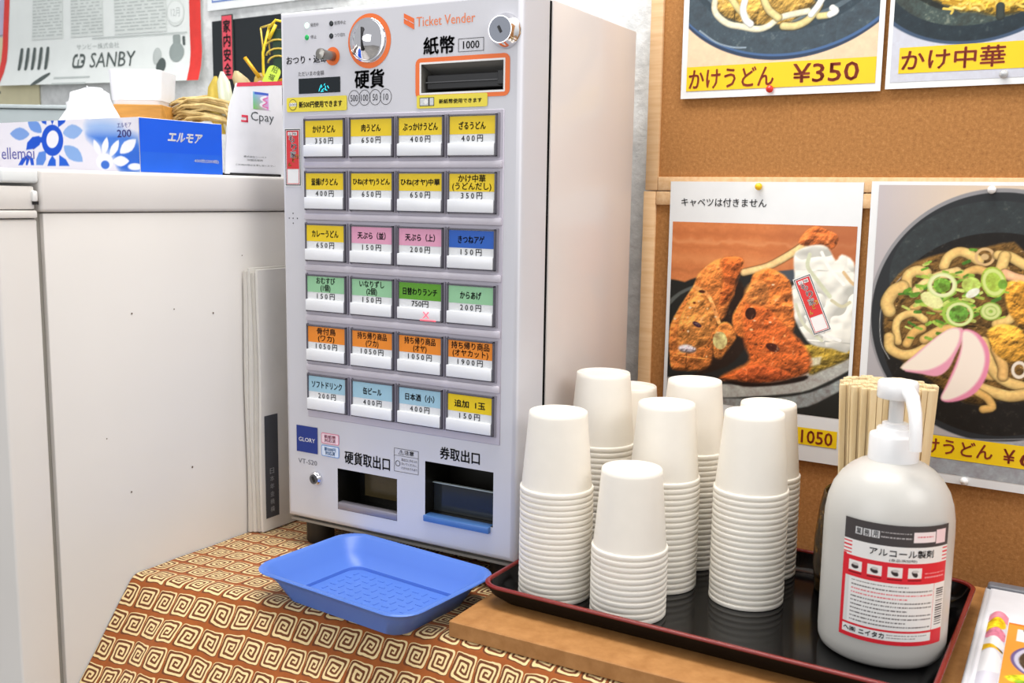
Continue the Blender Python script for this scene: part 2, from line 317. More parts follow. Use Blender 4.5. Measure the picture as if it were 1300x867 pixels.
white = mat('white_paint', 'd9d9da', 0.4); ink = mat('black_ink', '1c1c20', 0.6, var=0); paper = mat('white_paper', 'f0f0ee', 0.6)
yellow = mat('yellow_print', 'eec800', 0.5, var=.02); red = mat('red_print', 'd93030', 0.5, var=.02); brown_ink = mat('brown_red_ink', 'a84628', 0.5, var=.05)
chrome = mat('chrome', 'e6e6ea', 0.07, 1.0, var=.02); steel = mat('steel', 'b4b6ba', 0.28, 1.0, var=.06); dark_steel = mat('dark_steel', '6c6f76', 0.3, 1.0)
black = mat('black_plastic', '121214', 0.45); orange = mat('orange_print', 'f0722a', 0.45, var=.02)
PIC_CHICKEN = [
 ('poly', '262623', 1.5, 0, [(-13.5, 97.5), (20.4, 80.4), (53.5, 70.1), (158.7, 59.4), (257.7, 88.1), (268.9, 264.7), (-17.2, 305.9)]),
 ('poly', '5d605c', 1.0, 0, [(-5.9, 111.1), (11.9, 94.8), (34.0, 83.9), (36.4, 86.9), (15.4, 97.8), (-3.4, 116.3)]),
 ('poly', '4b5157', 1.5, 0, [(143.8, 59.9), (166.8, 56.2), (172.7, 69.8), (149.9, 76.2)]),
 ('poly', 'a9a79f', 1.5, 0.15, [(-3.1, 212.5), (60.0, 214.3), (125.0, 208.0), (195.9, 184.8), (252.3, 152.1), (253.4, 168.8), (206.8, 201.9), (167.3, 216.7), (60.9, 234.7), (-2.1, 236.7)]),
 ('poly', '8c8f8c', 1.5, 0.2, [(-0.7, 242.1), (126.1, 227.9), (197.4, 211.1), (253.9, 176.7), (254.5, 186.5), (217.5, 215.9), (168.4, 237.3), (0.2, 264.2)]),
 ('poly', 'a68a35', 2.5, 0.3, [(162.4, 163.1), (187.4, 150.5), (239.6, 150.7), (241.6, 163.1), (209.4, 181.7), (194.6, 188.4), (186.0, 171.2)]),
 ('poly', 'd9d2b0', 2.0, 0.2, [(188.4, 168.4), (208.3, 163.9), (206.4, 174.3), (194.0, 178.1)]),
 ('str', 'ecc98b', 9, 0.1, [(101.6, 63.4), (133.0, 54.0), (163.1, 36.1), (182.6, 21.5)]),
 ('poly', 'd9743a', 2.0, 0.35, [(171.3, 21.9), (179.3, 7.8), (191.4, 0.8), (203.9, 4.6), (217.7, 10.3), (219.5, 20.1), (212.7, 29.0), (200.1, 23.3), (182.9, 26.5)]),
 ('poly', 'f0eee2', 2.0, 0.95, [(165.9, 39.7), (175.5, 29.3), (192.7, 24.1), (207.7, 26.7), (218.4, 42.4), (225.3, 34.7), (240.3, 43.8), (243.3, 73.2), (244.5, 150.3), (220.1, 152.6), (194.9, 149.8), (181.4, 135.6), (167.4, 113.6), (150.7, 91.6), (167.9, 75.2)]),
 ('str', 'cfd2b4', 5, 0.05, [(185.9, 36.4), (184.3, 51.5), (195.1, 66.0), (213.8, 87.5)]),
 ('str', 'f6f4ec', 4, 0.03, [(200.7, 33.2), (211.7, 52.6), (229.9, 71.5)]),
 ('str', 'd9b98a', 4, 0.1, [(229.0, 56.7), (236.8, 66.2), (241.9, 70.8)]),
 ('str', 'f6f6ef', 4, 0.03, [(185.3, 114.8), (204.1, 133.7), (229.3, 141.6)]),
 ('str', 'd6d7bd', 4, 0.05, [(171.8, 100.4), (183.4, 125.2), (207.1, 143.6)]),
 ('str', 'cfc9a8', 4, 0.05, [(216.5, 92.3), (229.2, 99.0), (238.5, 93.3)]),
 ('poly', '2a1c14', 2.0, 0.1, [(65.2, 123.9), (98.5, 74.0), (112.7, 141.4), (95.5, 180.2), (60.2, 200.1), (37.6, 205.3), (54.1, 189.8)]),
 ('poly', 'df8440', 1.8, 0.55, [(38.8, 69.4), (55.0, 53.9), (68.5, 46.7), (88.9, 43.1), (101.3, 47.8), (95.2, 61.1), (90.4, 74.5), (89.9, 92.9), (83.7, 106.6), (79.0, 122.9), (69.8, 134.3), (65.2, 156.2), (63.7, 183.4), (54.4, 196.6), (31.6, 200.4), (8.2, 201.5), (3.3, 189.4), (1.0, 167.4), (2.2, 139.7), (16.2, 111.3), (32.4, 85.8)]),
 ('poly', 'e8964a', 6.0, 0.45, [(24.9, 110.7), (38.3, 90.9), (53.0, 103.3), (65.4, 129.3), (52.8, 162.7), (18.7, 171.3), (14.5, 138.7)]),
 ('poly', 'd06a30', 5.0, 0.5, [(70.0, 49.2), (89.0, 44.4), (100.0, 49.1), (90.8, 82.3), (83.5, 101.3), (70.0, 107.5), (74.3, 80.7)]),
 ('str', 'f2a45c', 5, 0.3, [(35.2, 85.7), (55.6, 97.8), (71.1, 131.5)]),
 ('poly', 'cdbfc4', 2.5, 0.3, [(15.7, 168.9), (27.2, 165.1), (40.3, 169.3), (36.3, 175.2), (18.9, 175.5)]),
 ('poly', 'd9843f', 1.6, 0.4, [(65.2, 156.2), (67.3, 139.9), (77.9, 129.6), (90.6, 135.3), (95.5, 150.8), (86.5, 165.0), (76.1, 179.5), (66.2, 177.7)]),
 ('ell', 'cdbd7c', (73.6, 155.4), 9.9, 11.7, 0, 0.3),
 ('poly', 'dc7a38', 2.0, 0.6, [(89.9, 119.4), (99.8, 100.2), (109.7, 81.2), (114.2, 65.3), (124.5, 59.6), (138.0, 56.3), (161.6, 70.4), (168.4, 100.7), (170.4, 136.5), (139.8, 149.6), (118.4, 148.8), (102.3, 150.2), (90.7, 137.9)]),
 ('poly', 'e58c46', 6.0, 0.5, [(104.6, 86.7), (119.9, 72.8), (136.1, 79.6), (132.1, 103.2), (110.8, 104.7)]),
 ('poly', 'd2682f', 5, 0.65, [(103.9, 110.4), (114.4, 104.4), (135.9, 108.1), (152.4, 122.5), (168.7, 136.7), (184.8, 150.7), (194.7, 167.8), (193.1, 183.4), (177.1, 195.5), (156.6, 200.4), (130.3, 205.9), (97.8, 206.9), (75.5, 206.6), (91.6, 194.1), (115.4, 178.3), (106.0, 152.6)]),
 ('poly', 'c05a2c', 5.0, 0.6, [(97.2, 196.2), (123.8, 182.7), (155.7, 184.7), (171.8, 193.5), (141.0, 205.3), (108.7, 207.0)]),
 ('poly', '20140f', 1.5, 0.1, [(84.0, 208.4), (125.0, 207.1), (154.0, 202.2), (189.6, 190.2), (187.5, 197.0), (151.7, 207.5), (109.1, 213.7)]),
 ('ell', '3a1c12', (113.6, 116.3), 7.3, 8.3, 0.3, 0.5),
 ('ell', '4a2014', (145.1, 158.2), 9.4, 5.2, 0.3, 0.5),
 ('ell', '4a2418', (45.4, 91.8), 4.5, 2.1, 0, 0.3),
 ('ell', '3c2430', (40.3, 136.6), 6.7, 3.2, 0.4, 0.4),
]
PIC_UDON = [
 ('ell', '8f8e90', (136.6, 149.6), 139.4, 146.7, 0, 0),
 ('ell', '2f3133', (136.7, 151.4), 136.1, 144.0, 0, 0),
 ('ell', '363b3c', (133.3, 107.0), 114.8, 90.0, 0, 0.1),
 ('ell', '211e1b', (138.2, 170.5), 124.6, 117.8, 0, 0.1),
 ('poly', '6e5128', 3, 0.3, [(17.4, 129.8), (37.8, 97.1), (73.2, 79.9), (119.4, 70.5), (164.9, 76.0), (190.2, 228.3), (155.4, 242.6), (114.3, 252.7), (37.7, 208.2), (18.7, 188.5)]),
 ('str', 'b9b9b4', 0.8, 0, [(33.5, 107.8), (17.4, 129.8), (11.3, 154.2), (14.1, 188.9), (25.2, 209.4)]),
 ('str', 'e2bd74', 11, 0.1, [(79.0, 93.8), (83.0, 83.3), (93.1, 76.5), (103.8, 78.1), (116.0, 85.7)]),
 ('ring', 'd7b27c', (122.0, 80.9), 9.2, 9.0, 0, 0),
 ('ell', 'cfae7a', (122.0, 80.9), 4.2, 3.6, 0, 0),
 ('str', 'dcb268', 10, 0.1, [(48.6, 146.2), (60.3, 137.5), (77.7, 144.1), (96.2, 135.1), (113.1, 141.6)]),
 ('str', 'e6c582', 11, 0.1, [(47.3, 127.9), (61.1, 114.0), (75.0, 105.5), (93.6, 99.4)]),
 ('str', 'dcb268', 10, 0.1, [(98.7, 104.2), (114.4, 95.8), (130.8, 100.0), (144.0, 94.3)]),
 ('str', 'e0b970', 10, 0.1, [(139.7, 157.4), (152.9, 151.3), (158.8, 140.8)]),
 ('str', 'dcb268', 10, 0.1, [(110.5, 201.0), (123.3, 215.2), (139.8, 218.6)]),
 ('str', 'e2bd74', 11, 0.1, [(136.0, 78.5), (147.3, 79.3), (163.6, 88.4)]),
 ('str', 'e2bd74', 12, 0.1, [(142.8, 79.5), (139.5, 94.5)]),
 ('str', 'e2bd74', 12, 0.1, [(39.5, 123.2), (39.7, 107.4), (50.3, 100.3), (60.3, 102.4)]),
 ('str', 'e2bd74', 15, 0.1, [(21.3, 150.8), (18.1, 140.4), (24.8, 126.7), (34.4, 120.8)]),
 ('str', 'e2bd74', 9, 0.1, [(33.8, 187.1), (30.1, 168.8), (34.4, 157.8), (48.9, 151.4), (61.7, 158.3)]),
 ('str', 'e2bd74', 12, 0.1, [(23.4, 182.7), (25.5, 195.9), (39.9, 202.6), (57.1, 198.3), (75.7, 183.4), (84.5, 172.2)]),
 ('str', 'd9ac62', 10, 0.1, [(44.0, 188.9), (50.5, 175.1), (60.0, 169.0)]),
 ('str', 'dcb16a', 11, 0.1, [(63.3, 181.9), (79.6, 170.0), (93.7, 166.2)]),
 ('str', 'e2bd74', 12, 0.1, [(127.5, 178.8), (139.0, 208.4), (153.8, 222.2), (174.6, 227.5)]),
 ('str', 'e2bd74', 13, 0.1, [(126.9, 233.0), (141.2, 236.5), (159.7, 239.5), (177.4, 234.8)]),
 ('str', 'dcae68', 11, 0.1, [(142.0, 187.7), (150.2, 204.7), (151.2, 217.4)]),
 ('str', 'd9ac62', 9, 0.1, [(125.0, 238.4), (137.1, 244.7), (142.5, 254.5), (133.5, 258.2)]),
 ('str', 'f0b98c', 11, 0.1, [(144.4, 99.3), (155.9, 103.6), (167.2, 105.5)]),
 ('poly', 'e6a23c', 2, 0.3, [(145.3, 111.7), (158.3, 106.0), (167.8, 112.9), (171.1, 154.9), (157.4, 150.9), (149.5, 136.5)]),
 ('poly', 'e8a840', 2, 0.35, [(131.2, 165.7), (146.5, 156.8), (167.2, 162.7), (173.8, 189.7), (161.3, 201.1), (142.4, 192.7), (134.4, 178.2)]),
 ('ring', 'e6d9c6', (167.4, 208.0), 6.6, 8.3, 0, 0),
 ('str', '7fa83a', 2.0495429411826844, 0.2, [(81.0, 140.6), (85.4, 139.7)]),
 ('str', '8fb545', 3.3417000204370337, 0.2, [(57.1, 129.2), (60.6, 131.4)]),
 ('str', '7fa83a', 4.072300121946048, 0.2, [(77.2, 143.5), (81.4, 140.8)]),
 ('str', 'c3cf6b', 4.16830413289172, 0.2, [(94.2, 101.2), (99.0, 98.9)]),
 ('str', 'a9c24e', 3.679253641291183, 0.2, [(129.3, 120.7), (137.4, 118.8)]),
 ('str', '8fb545', 4.101156698544431, 0.2, [(61.9, 133.1), (66.1, 132.7)]),
 ('str', '8fb545', 2.4878129328404746, 0.2, [(102.0, 131.5), (107.2, 132.6)]),
 ('str', 'a9c24e', 4.031480796586552, 0.2, [(59.5, 140.6), (64.5, 139.9)]),
 ('str', '8fb545', 3.619995207921417, 0.2, [(87.5, 133.3), (92.8, 133.8)]),
 ('str', '5f8f2e', 3.587547764790523, 0.2, [(73.9, 123.0), (77.9, 123.7)]),
 ('str', 'c3cf6b', 3.39632245895848, 0.2, [(63.1, 137.6), (70.3, 136.5)]),
 ('str', '8fb545', 3.5385801878217427, 0.2, [(89.4, 127.0), (93.4, 124.0)]),
 ('str', '7fa83a', 2.8927101212980575, 0.2, [(82.4, 148.3), (88.1, 145.3)]),
 ('str', 'a9c24e', 2.045468813233269, 0.2, [(141.1, 150.9), (147.9, 148.3)]),
 ('str', '8fb545', 3.7001092958809396, 0.2, [(65.0, 179.5), (71.0, 181.1)]),
 ('str', 'a9c24e', 2.9540865868108286, 0.2, [(113.3, 141.7), (118.1, 144.0)]),
 ('str', '5f8f2e', 2.9129770618629767, 0.2, [(102.7, 127.0), (105.7, 124.5)]),
 ('str', '5f8f2e', 3.059881298179362, 0.2, [(106.2, 73.2), (112.3, 73.5)]),
 ('str', 'c3cf6b', 4.426547019735734, 0.2, [(82.2, 138.3), (86.0, 135.5)]),
 ('str', '7fa83a', 2.305683144086049, 0.2, [(50.9, 120.0), (56.5, 120.2)]),
 ('str', '4b7a2a', 2.504431859438534, 0.2, [(31.3, 129.7), (41.0, 128.0)]),
 ('str', 'c3cf6b', 4.223251041543426, 0.2, [(49.8, 142.3), (55.6, 139.6)]),
 ('str', '5f8f2e', 3.3141928465676584, 0.2, [(93.6, 113.0), (97.7, 109.8)]),
 ('str', 'a9c24e', 3.41336050102219, 0.2, [(82.0, 113.6), (87.1, 111.6)]),
 ('str', 'c3cf6b', 3.8618157141004366, 0.2, [(106.8, 129.5), (113.5, 132.7)]),
 ('str', '5f8f2e', 2.8414739611783, 0.2, [(67.1, 133.4), (75.2, 129.7)]),
 ('str', '8fb545', 2.5380950058760527, 0.2, [(49.9, 107.0), (58.5, 108.1)]),
 ('str', '4b7a2a', 2.1859514202663584, 0.2, [(92.7, 100.9), (98.3, 99.4)]),
 ('str', '8fb545', 2.319081968941172, 0.2, [(145.7, 119.8), (149.3, 120.4)]),
 ('str', 'c3cf6b', 3.161440677367261, 0.2, [(118.2, 124.6), (121.9, 121.9)]),
 ('str', '5f8f2e', 4.305904983668448, 0.2, [(51.6, 137.4), (60.0, 135.7)]),
 ('str', '4b7a2a', 4.19469467592119, 0.2, [(134.2, 131.7), (141.1, 127.3)]),
 ('str', '8fb545', 3.0991058317272637, 0.2, [(53.1, 168.0), (59.5, 169.7)]),
 ('str', 'a9c24e', 3.5203128713017855, 0.2, [(117.0, 142.9), (122.7, 139.2)]),
 ('str', '7fa83a', 2.7423461198376295, 0.2, [(96.9, 144.2), (103.3, 146.1)]),
 ('str', '5f8f2e', 3.968468706618388, 0.2, [(73.5, 138.6), (79.1, 141.8)]),
 ('str', '7fa83a', 2.1929856299320445, 0.2, [(72.6, 145.1), (82.0, 144.3)]),
 ('str', '4b7a2a', 4.144609889224814, 0.2, [(119.8, 113.6), (128.7, 111.5)]),
 ('str', 'a9c24e', 4.3243743150763585, 0.2, [(80.5, 125.6), (84.9, 127.6)]),
 ('str', '5f8f2e', 2.440877353897789, 0.2, [(65.6, 134.5), (71.5, 134.5)]),
 ('str', '7fa83a', 3.7762792700660945, 0.2, [(99.4, 147.9), (105.8, 146.1)]),
 ('str', 'c3cf6b', 3.502491021235463, 0.2, [(102.9, 131.3), (109.2, 131.3)]),
 ('str', '5f8f2e', 3.916674825929354, 0.2, [(45.6, 130.9), (51.1, 129.9)]),
 ('str', 'a9c24e', 3.36021192954463, 0.2, [(116.9, 127.6), (123.9, 128.8)]),
 ('str', '8fb545', 3.9671234570583622, 0.2, [(117.8, 113.0), (126.6, 113.3)]),
 ('str', 'a9c24e', 4.464739934766417, 0.2, [(55.6, 121.1), (63.0, 116.9)]),
 ('str', '8fb545', 2.444171769271908, 0.2, [(64.6, 149.7), (72.3, 150.2)]),
 ('str', '8fb545', 4.208095101517946, 0.2, [(100.0, 121.0), (105.6, 121.2)]),
 ('str', 'a9c24e', 2.8166812951606284, 0.2, [(114.7, 142.0), (119.7, 144.4)]),
 ('str', '7fa83a', 4.002761165779445, 0.2, [(77.7, 136.2), (85.1, 130.2)]),
 ('str', '4b7a2a', 3.6525190057952788, 0.2, [(100.0, 89.6), (106.1, 86.4)]),
 ('str', '5f8f2e', 3.628890176846286, 0.2, [(90.2, 131.3), (98.7, 135.7)]),
 ('str', 'a9c24e', 4.131936641928214, 0.2, [(56.7, 107.0), (65.4, 107.8)]),
 ('str', '5f8f2e', 2.774191419922136, 0.2, [(55.1, 99.2), (61.2, 96.7)]),
 ('str', '4b7a2a', 3.265712033969537, 0.2, [(83.4, 148.0), (92.9, 148.9)]),
 ('str', 'a9c24e', 2.459730772252765, 0.2, [(102.2, 127.9), (109.1, 126.9)]),
 ('str', '4b7a2a', 3.5580731635526437, 0.2, [(37.1, 128.1), (43.1, 128.6)]),
 ('str', 'a9c24e', 3.5095090455606375, 0.2, [(85.4, 137.6), (93.7, 142.5)]),
 ('str', '4b7a2a', 4.231409598209497, 0.2, [(75.2, 140.0), (79.8, 138.1)]),
 ('str', '7fa83a', 2.408299032559754, 0.2, [(81.3, 122.1), (86.3, 120.0)]),
 ('str', 'a9c24e', 2.0463182018020576, 0.2, [(87.8, 105.5), (97.0, 105.6)]),
 ('str', '7fa83a', 2.3044281577808485, 0.2, [(82.8, 162.4), (91.2, 158.2)]),
 ('str', 'c3cf6b', 3.798583624536315, 0.2, [(64.0, 105.2), (73.3, 106.6)]),
 ('str', '8fb545', 3.029802433293338, 0.2, [(38.5, 124.6), (45.5, 126.2)]),
 ('str', '5f8f2e', 4.1869574280392, 0.2, [(85.4, 146.8), (91.2, 146.4)]),
 ('str', 'a9c24e', 2.4256591645405727, 0.2, [(79.5, 150.4), (88.2, 151.8)]),
 ('str', '8fb545', 4.058493979561635, 0.2, [(65.1, 163.7), (68.8, 161.2)]),
 ('str', '5f8f2e', 4.213674463806491, 0.2, [(84.8, 154.8), (92.7, 154.0)]),
 ('str', 'c3cf6b', 2.948645776812549, 0.2, [(36.4, 144.0), (43.8, 147.1)]),
 ('str', '8fb545', 4.257699648136967, 0.2, [(106.8, 102.9), (111.0, 103.2)]),
 ('str', 'c3cf6b', 2.093064546970705, 0.2, [(41.3, 168.3), (47.3, 170.4)]),
 ('str', 'a9c24e', 3.960838230245659, 0.2, [(64.2, 123.0), (71.4, 126.0)]),
 ('str', '7fa83a', 3.511703474863407, 0.2, [(82.5, 147.9), (90.5, 142.6)]),
 ('str', '5f8f2e', 2.0974212251761672, 0.2, [(70.5, 112.2), (77.7, 112.2)]),
 ('str', 'a9c24e', 2.2919521836108485, 0.2, [(67.0, 118.5), (71.5, 118.8)]),
 ('str', '5f8f2e', 3.55840516601169, 0.2, [(128.9, 124.6), (132.3, 124.4)]),
 ('str', '4b7a2a', 3.744201931075439, 0.2, [(75.3, 130.2), (79.1, 131.1)]),
 ('str', 'a9c24e', 4.144765842491018, 0.2, [(85.0, 145.3), (90.5, 146.6)]),
 ('str', '7fa83a', 3.885102493886429, 0.2, [(59.4, 120.0), (65.3, 116.9)]),
 ('str', 'c3cf6b', 3.758443777214774, 0.2, [(93.4, 119.9), (101.5, 121.4)]),
 ('str', 'a9c24e', 2.828379723351139, 0.2, [(71.7, 144.2), (77.9, 143.6)]),
 ('str', '8fb545', 2.5254133465883917, 0.2, [(132.6, 105.4), (137.9, 108.2)]),
 ('str', 'c3cf6b', 4.286259301779948, 0.2, [(77.7, 140.0), (84.8, 138.6)]),
 ('str', '5f8f2e', 3.5505100990110976, 0.2, [(111.7, 152.5), (119.5, 147.1)]),
 ('str', 'c3cf6b', 3.2481044561476837, 0.2, [(56.9, 93.4), (61.5, 91.6)]),
 ('str', '5f8f2e', 2.233780690360084, 0.2, [(98.8, 141.8), (108.1, 140.6)]),
 ('str', '8fb545', 3.454812170204473, 0.2, [(66.9, 132.2), (72.3, 133.9)]),
 ('str', 'c3cf6b', 3.8673396860662814, 0.2, [(107.3, 154.6), (116.6, 155.8)]),
 ('str', '8fb545', 2.8110433748247736, 0.2, [(78.8, 100.0), (83.9, 100.9)]),
 ('str', '5f8f2e', 2.4296867876393247, 0.2, [(44.8, 181.1), (50.8, 181.4)]),
 ('str', '7fa83a', 3.683012189409914, 0.2, [(97.4, 175.2), (104.2, 178.9)]),
 ('str', '5f8f2e', 3.9943990025259493, 0.2, [(77.5, 173.4), (84.1, 174.3)]),
 ('str', '4b7a2a', 3.859275966990884, 0.2, [(50.9, 149.8), (56.5, 149.4)]),
 ('str', '5f8f2e', 2.7416913889026824, 0.2, [(101.6, 105.3), (105.2, 102.6)]),
 ('str', '4b7a2a', 2.909198532543595, 0.2, [(44.5, 162.6), (51.6, 166.2)]),
 ('str', '8fb545', 2.5315260965600115, 0.2, [(59.0, 91.5), (64.2, 89.0)]),
 ('str', '8fb545', 3.2433275010654574, 0.2, [(97.0, 133.1), (104.4, 135.9)]),
 ('str', '5f8f2e', 4.488118156338084, 0.2, [(102.1, 134.8), (107.8, 136.0)]),
 ('str', '4b7a2a', 2.0744121846429406, 0.2, [(59.4, 122.3), (65.6, 117.2)]),
 ('str', 'a9c24e', 3.4940038799921553, 0.2, [(86.6, 103.3), (90.8, 102.7)]),
 ('str', '7fa83a', 2.4527537866505185, 0.2, [(89.9, 134.1), (96.6, 130.4)]),
 ('str', '7fa83a', 2.957011309209416, 0.2, [(49.9, 117.9), (58.0, 118.4)]),
 ('str', '8fb545', 2.7138989164216945, 0.2, [(85.2, 155.8), (89.6, 156.2)]),
 ('str', 'a9c24e', 4.32077072701882, 0.2, [(57.6, 140.1), (62.2, 140.6)]),
 ('str', '8fb545', 2.837694331353806, 0.2, [(98.4, 108.6), (104.0, 108.8)]),
 ('str', '5f8f2e', 3.235782121702626, 0.2, [(44.9, 129.2), (53.7, 127.1)]),
 ('str', '5f8f2e', 2.358154076172331, 0.2, [(84.0, 125.8), (88.7, 126.3)]),
 ('str', '7fa83a', 3.772972418772116, 0.2, [(68.6, 109.3), (75.6, 104.3)]),
 ('str', '8fb545', 2.143193626686943, 0.2, [(129.0, 138.9), (132.9, 136.6)]),
 ('str', 'a9c24e', 4.296940040159434, 0.2, [(72.6, 160.1), (80.6, 164.6)]),
 ('str', 'a9c24e', 2.1801174916365422, 0.2, [(103.7, 135.3), (112.6, 135.9)]),
 ('str', 'a9c24e', 2.4970955261163352, 0.2, [(69.2, 136.0), (78.2, 134.5)]),
 ('str', 'c3cf6b', 4.307135408385081, 0.2, [(70.5, 122.2), (77.6, 118.5)]),
 ('str', '8fb545', 3.312637094856458, 0.2, [(83.3, 132.1), (87.5, 128.6)]),
 ('str', '5f8f2e', 3.276554664454615, 0.2, [(110.3, 138.9), (114.6, 137.7)]),
 ('str', '5f8f2e', 4.228969579637421, 0.2, [(37.9, 126.5), (43.2, 122.8)]),
 ('str', '5f8f2e', 3.468117788161141, 0.2, [(110.9, 125.6), (118.2, 125.2)]),
 ('str', '5f8f2e', 2.1079003097054376, 0.2, [(109.2, 147.7), (116.7, 142.2)]),
 ('str', '5f8f2e', 3.3118707456160372, 0.2, [(75.6, 158.5), (82.5, 160.4)]),
 ('ell', 'e0de9a', (68.6, 134.4), 13.8, 8.3, 0.5, 0.1),
 ('ring', 'cddc8e', (78.6, 116.1), 14.6, 13.2, 0, 0),
 ('ell', '6f9a35', (78.6, 116.1), 9.5, 8.5, 0, 0.4),
 ('ring', 'e3e6b0', (78.6, 116.1), 12.9, 11.8, 0, 0),
 ('ell', 'b9cc62', (109.9, 113.8), 10.1, 9.0, 0, 0.2),
 ('ell', 'e6e6d2', (112.3, 123.3), 8.2, 4.6, -0.6, 0.1),
 ('ell', 'a9c24a', (133.3, 109.4), 13.1, 18.0, -0.3, 0.2),
 ('ring', 'd2de86', (133.3, 109.4), 9.8, 13.5, -0.3, 0),
 ('ell', '7aa83c', (143.0, 111.3), 4.9, 5.4, 0, 0.2),
 ('ring', '9cbf4c', (98.3, 148.3), 15.5, 13.8, 0, 0),
 ('ell', '6a9a3a', (98.3, 148.3), 11.2, 10.1, 0, 0.4),
 ('ring', 'd5e09a', (100.0, 148.9), 12.9, 12.2, 0, 0),
 ('ell', '8fab46', (132.9, 143.2), 11.5, 10.8, 0, 0.2),
 ('ring', 'cfd98c', (132.9, 143.2), 8.2, 7.7, 0, 0),
 ('ring', 'cfd98c', (132.9, 143.2), 4.1, 3.6, 0, 0),
 ('poly', 'c9b08c', 1.0, 0, [(38.5, 218.8), (54.8, 201.2), (70.8, 183.8), (86.7, 169.4), (98.3, 164.5), (105.1, 166.6), (104.3, 180.9), (98.3, 197.0), (92.3, 213.3), (80.9, 223.7), (58.7, 222.1)]),
 ('poly', 'e59bb0', 1.2, 0, [(41.0, 218.6), (70.8, 183.8), (89.0, 167.9), (99.6, 165.2), (105.6, 167.3), (104.7, 180.8), (98.9, 198.2), (92.4, 214.6), (81.0, 224.5), (63.8, 223.7)]),
 ('poly', 'f2e4d2', 2.2, 0, [(39.7, 218.2), (54.9, 202.5), (71.3, 184.3), (87.9, 168.8), (98.0, 165.9), (102.3, 170.7), (99.9, 186.4), (89.3, 205.7), (70.8, 218.1), (51.1, 220.7)]),
 ('poly', 'e48aa6', 1.2, 0, [(104.5, 167.9), (112.6, 166.0), (123.5, 171.4), (132.5, 183.4), (136.0, 198.5), (134.1, 219.3), (125.0, 238.4), (111.6, 249.1), (95.2, 254.5), (86.5, 250.8), (91.4, 234.4), (99.2, 209.9), (104.6, 186.0)]),
 ('poly', 'f1e3d3', 2.2, 0, [(104.7, 170.5), (110.9, 167.9), (119.7, 173.1), (128.1, 186.4), (131.1, 201.5), (127.8, 219.9), (117.8, 236.6), (104.3, 247.4), (92.6, 252.2), (87.1, 249.4), (93.3, 234.2), (101.2, 211.0), (105.3, 188.5)]),
 ('poly', '9da0a4', 2, 0.1, [(41.3, 306.4), (226.0, 285.6), (231.8, 356.0), (45.5, 369.4)]),
 ('str', '7e8084', 1.2, 0, [(49.7, 294.4), (94.5, 295.9), (137.4, 293.7), (202.2, 283.5)]),
]
PIC_BOWL = [
 ('ell', '36445a', (125.6, 10.0), 161.7, 126.0, 0, 0),
 ('ell', '4d6a94', (126.6, 9.7), 160.7, 122.0, 0, 0),
 ('ell', '46525a', (125.5, 8.2), 158.8, 120.5, 0, 0.12),
 ('ell', '3a464e', (125.1, 0.7), 132.3, 101.5, 0, 0.1),
 ('ell', '5c6a72', (125.0, -1.2), 125.4, 94.9, 0, 0.1),
 ('ell', '3d484e', (124.9, -3.0), 122.5, 90.2, 0, 0.1),
 ('str', '93a3b0', 2, 0.1, [(15.6, 93.5), (38.6, 109.4), (60.9, 116.9), (78.3, 118.4)]),
 ('poly', 'c9a050', 3, 0.3, [(38.2, 52.5), (159.9, 63.3), (139.3, 88.6), (106.6, 94.0), (50.4, 79.8)]),
 ('poly', '3e4648', 3, 0, [(106.6, 94.0), (119.0, 93.0), (123.5, 99.2), (102.8, 100.7)]),
 ('str', 'e6dfc0', 8, 0.1, [(35.0, 54.2), (34.5, 68.4), (41.6, 79.1), (55.2, 88.2), (72.7, 92.5), (92.1, 96.9), (106.6, 94.0), (118.7, 86.1), (134.9, 82.5), (154.9, 80.2)]),
 ('str', 'd9c88c', 8, 0.1, [(55.8, 56.1), (67.3, 71.1), (78.6, 82.0)]),
 ('str', 'eef0ea', 9, 0.05, [(75.2, 57.8), (72.7, 71.5), (76.5, 83.8), (83.3, 90.3)]),
 ('str', 'd9c88c', 9, 0.1, [(98.6, 59.8), (105.6, 74.2), (118.6, 85.1)]),
 ('str', 'd9c88c', 9, 0.1, [(125.3, 95.4), (139.7, 96.5), (153.6, 91.7), (163.0, 82.8), (168.4, 73.6)]),
 ('str', 'eef0ea', 8, 0.05, [(172.0, 66.2), (166.6, 75.4), (159.1, 84.4)]),
 ('str', 'd9c88c', 8, 0.1, [(169.2, 87.1), (181.0, 86.1), (186.5, 80.8)]),
 ('str', 'f2f3ee', 8, 0.03, [(182.0, 86.2), (188.6, 82.9), (184.4, 78.8)]),
]
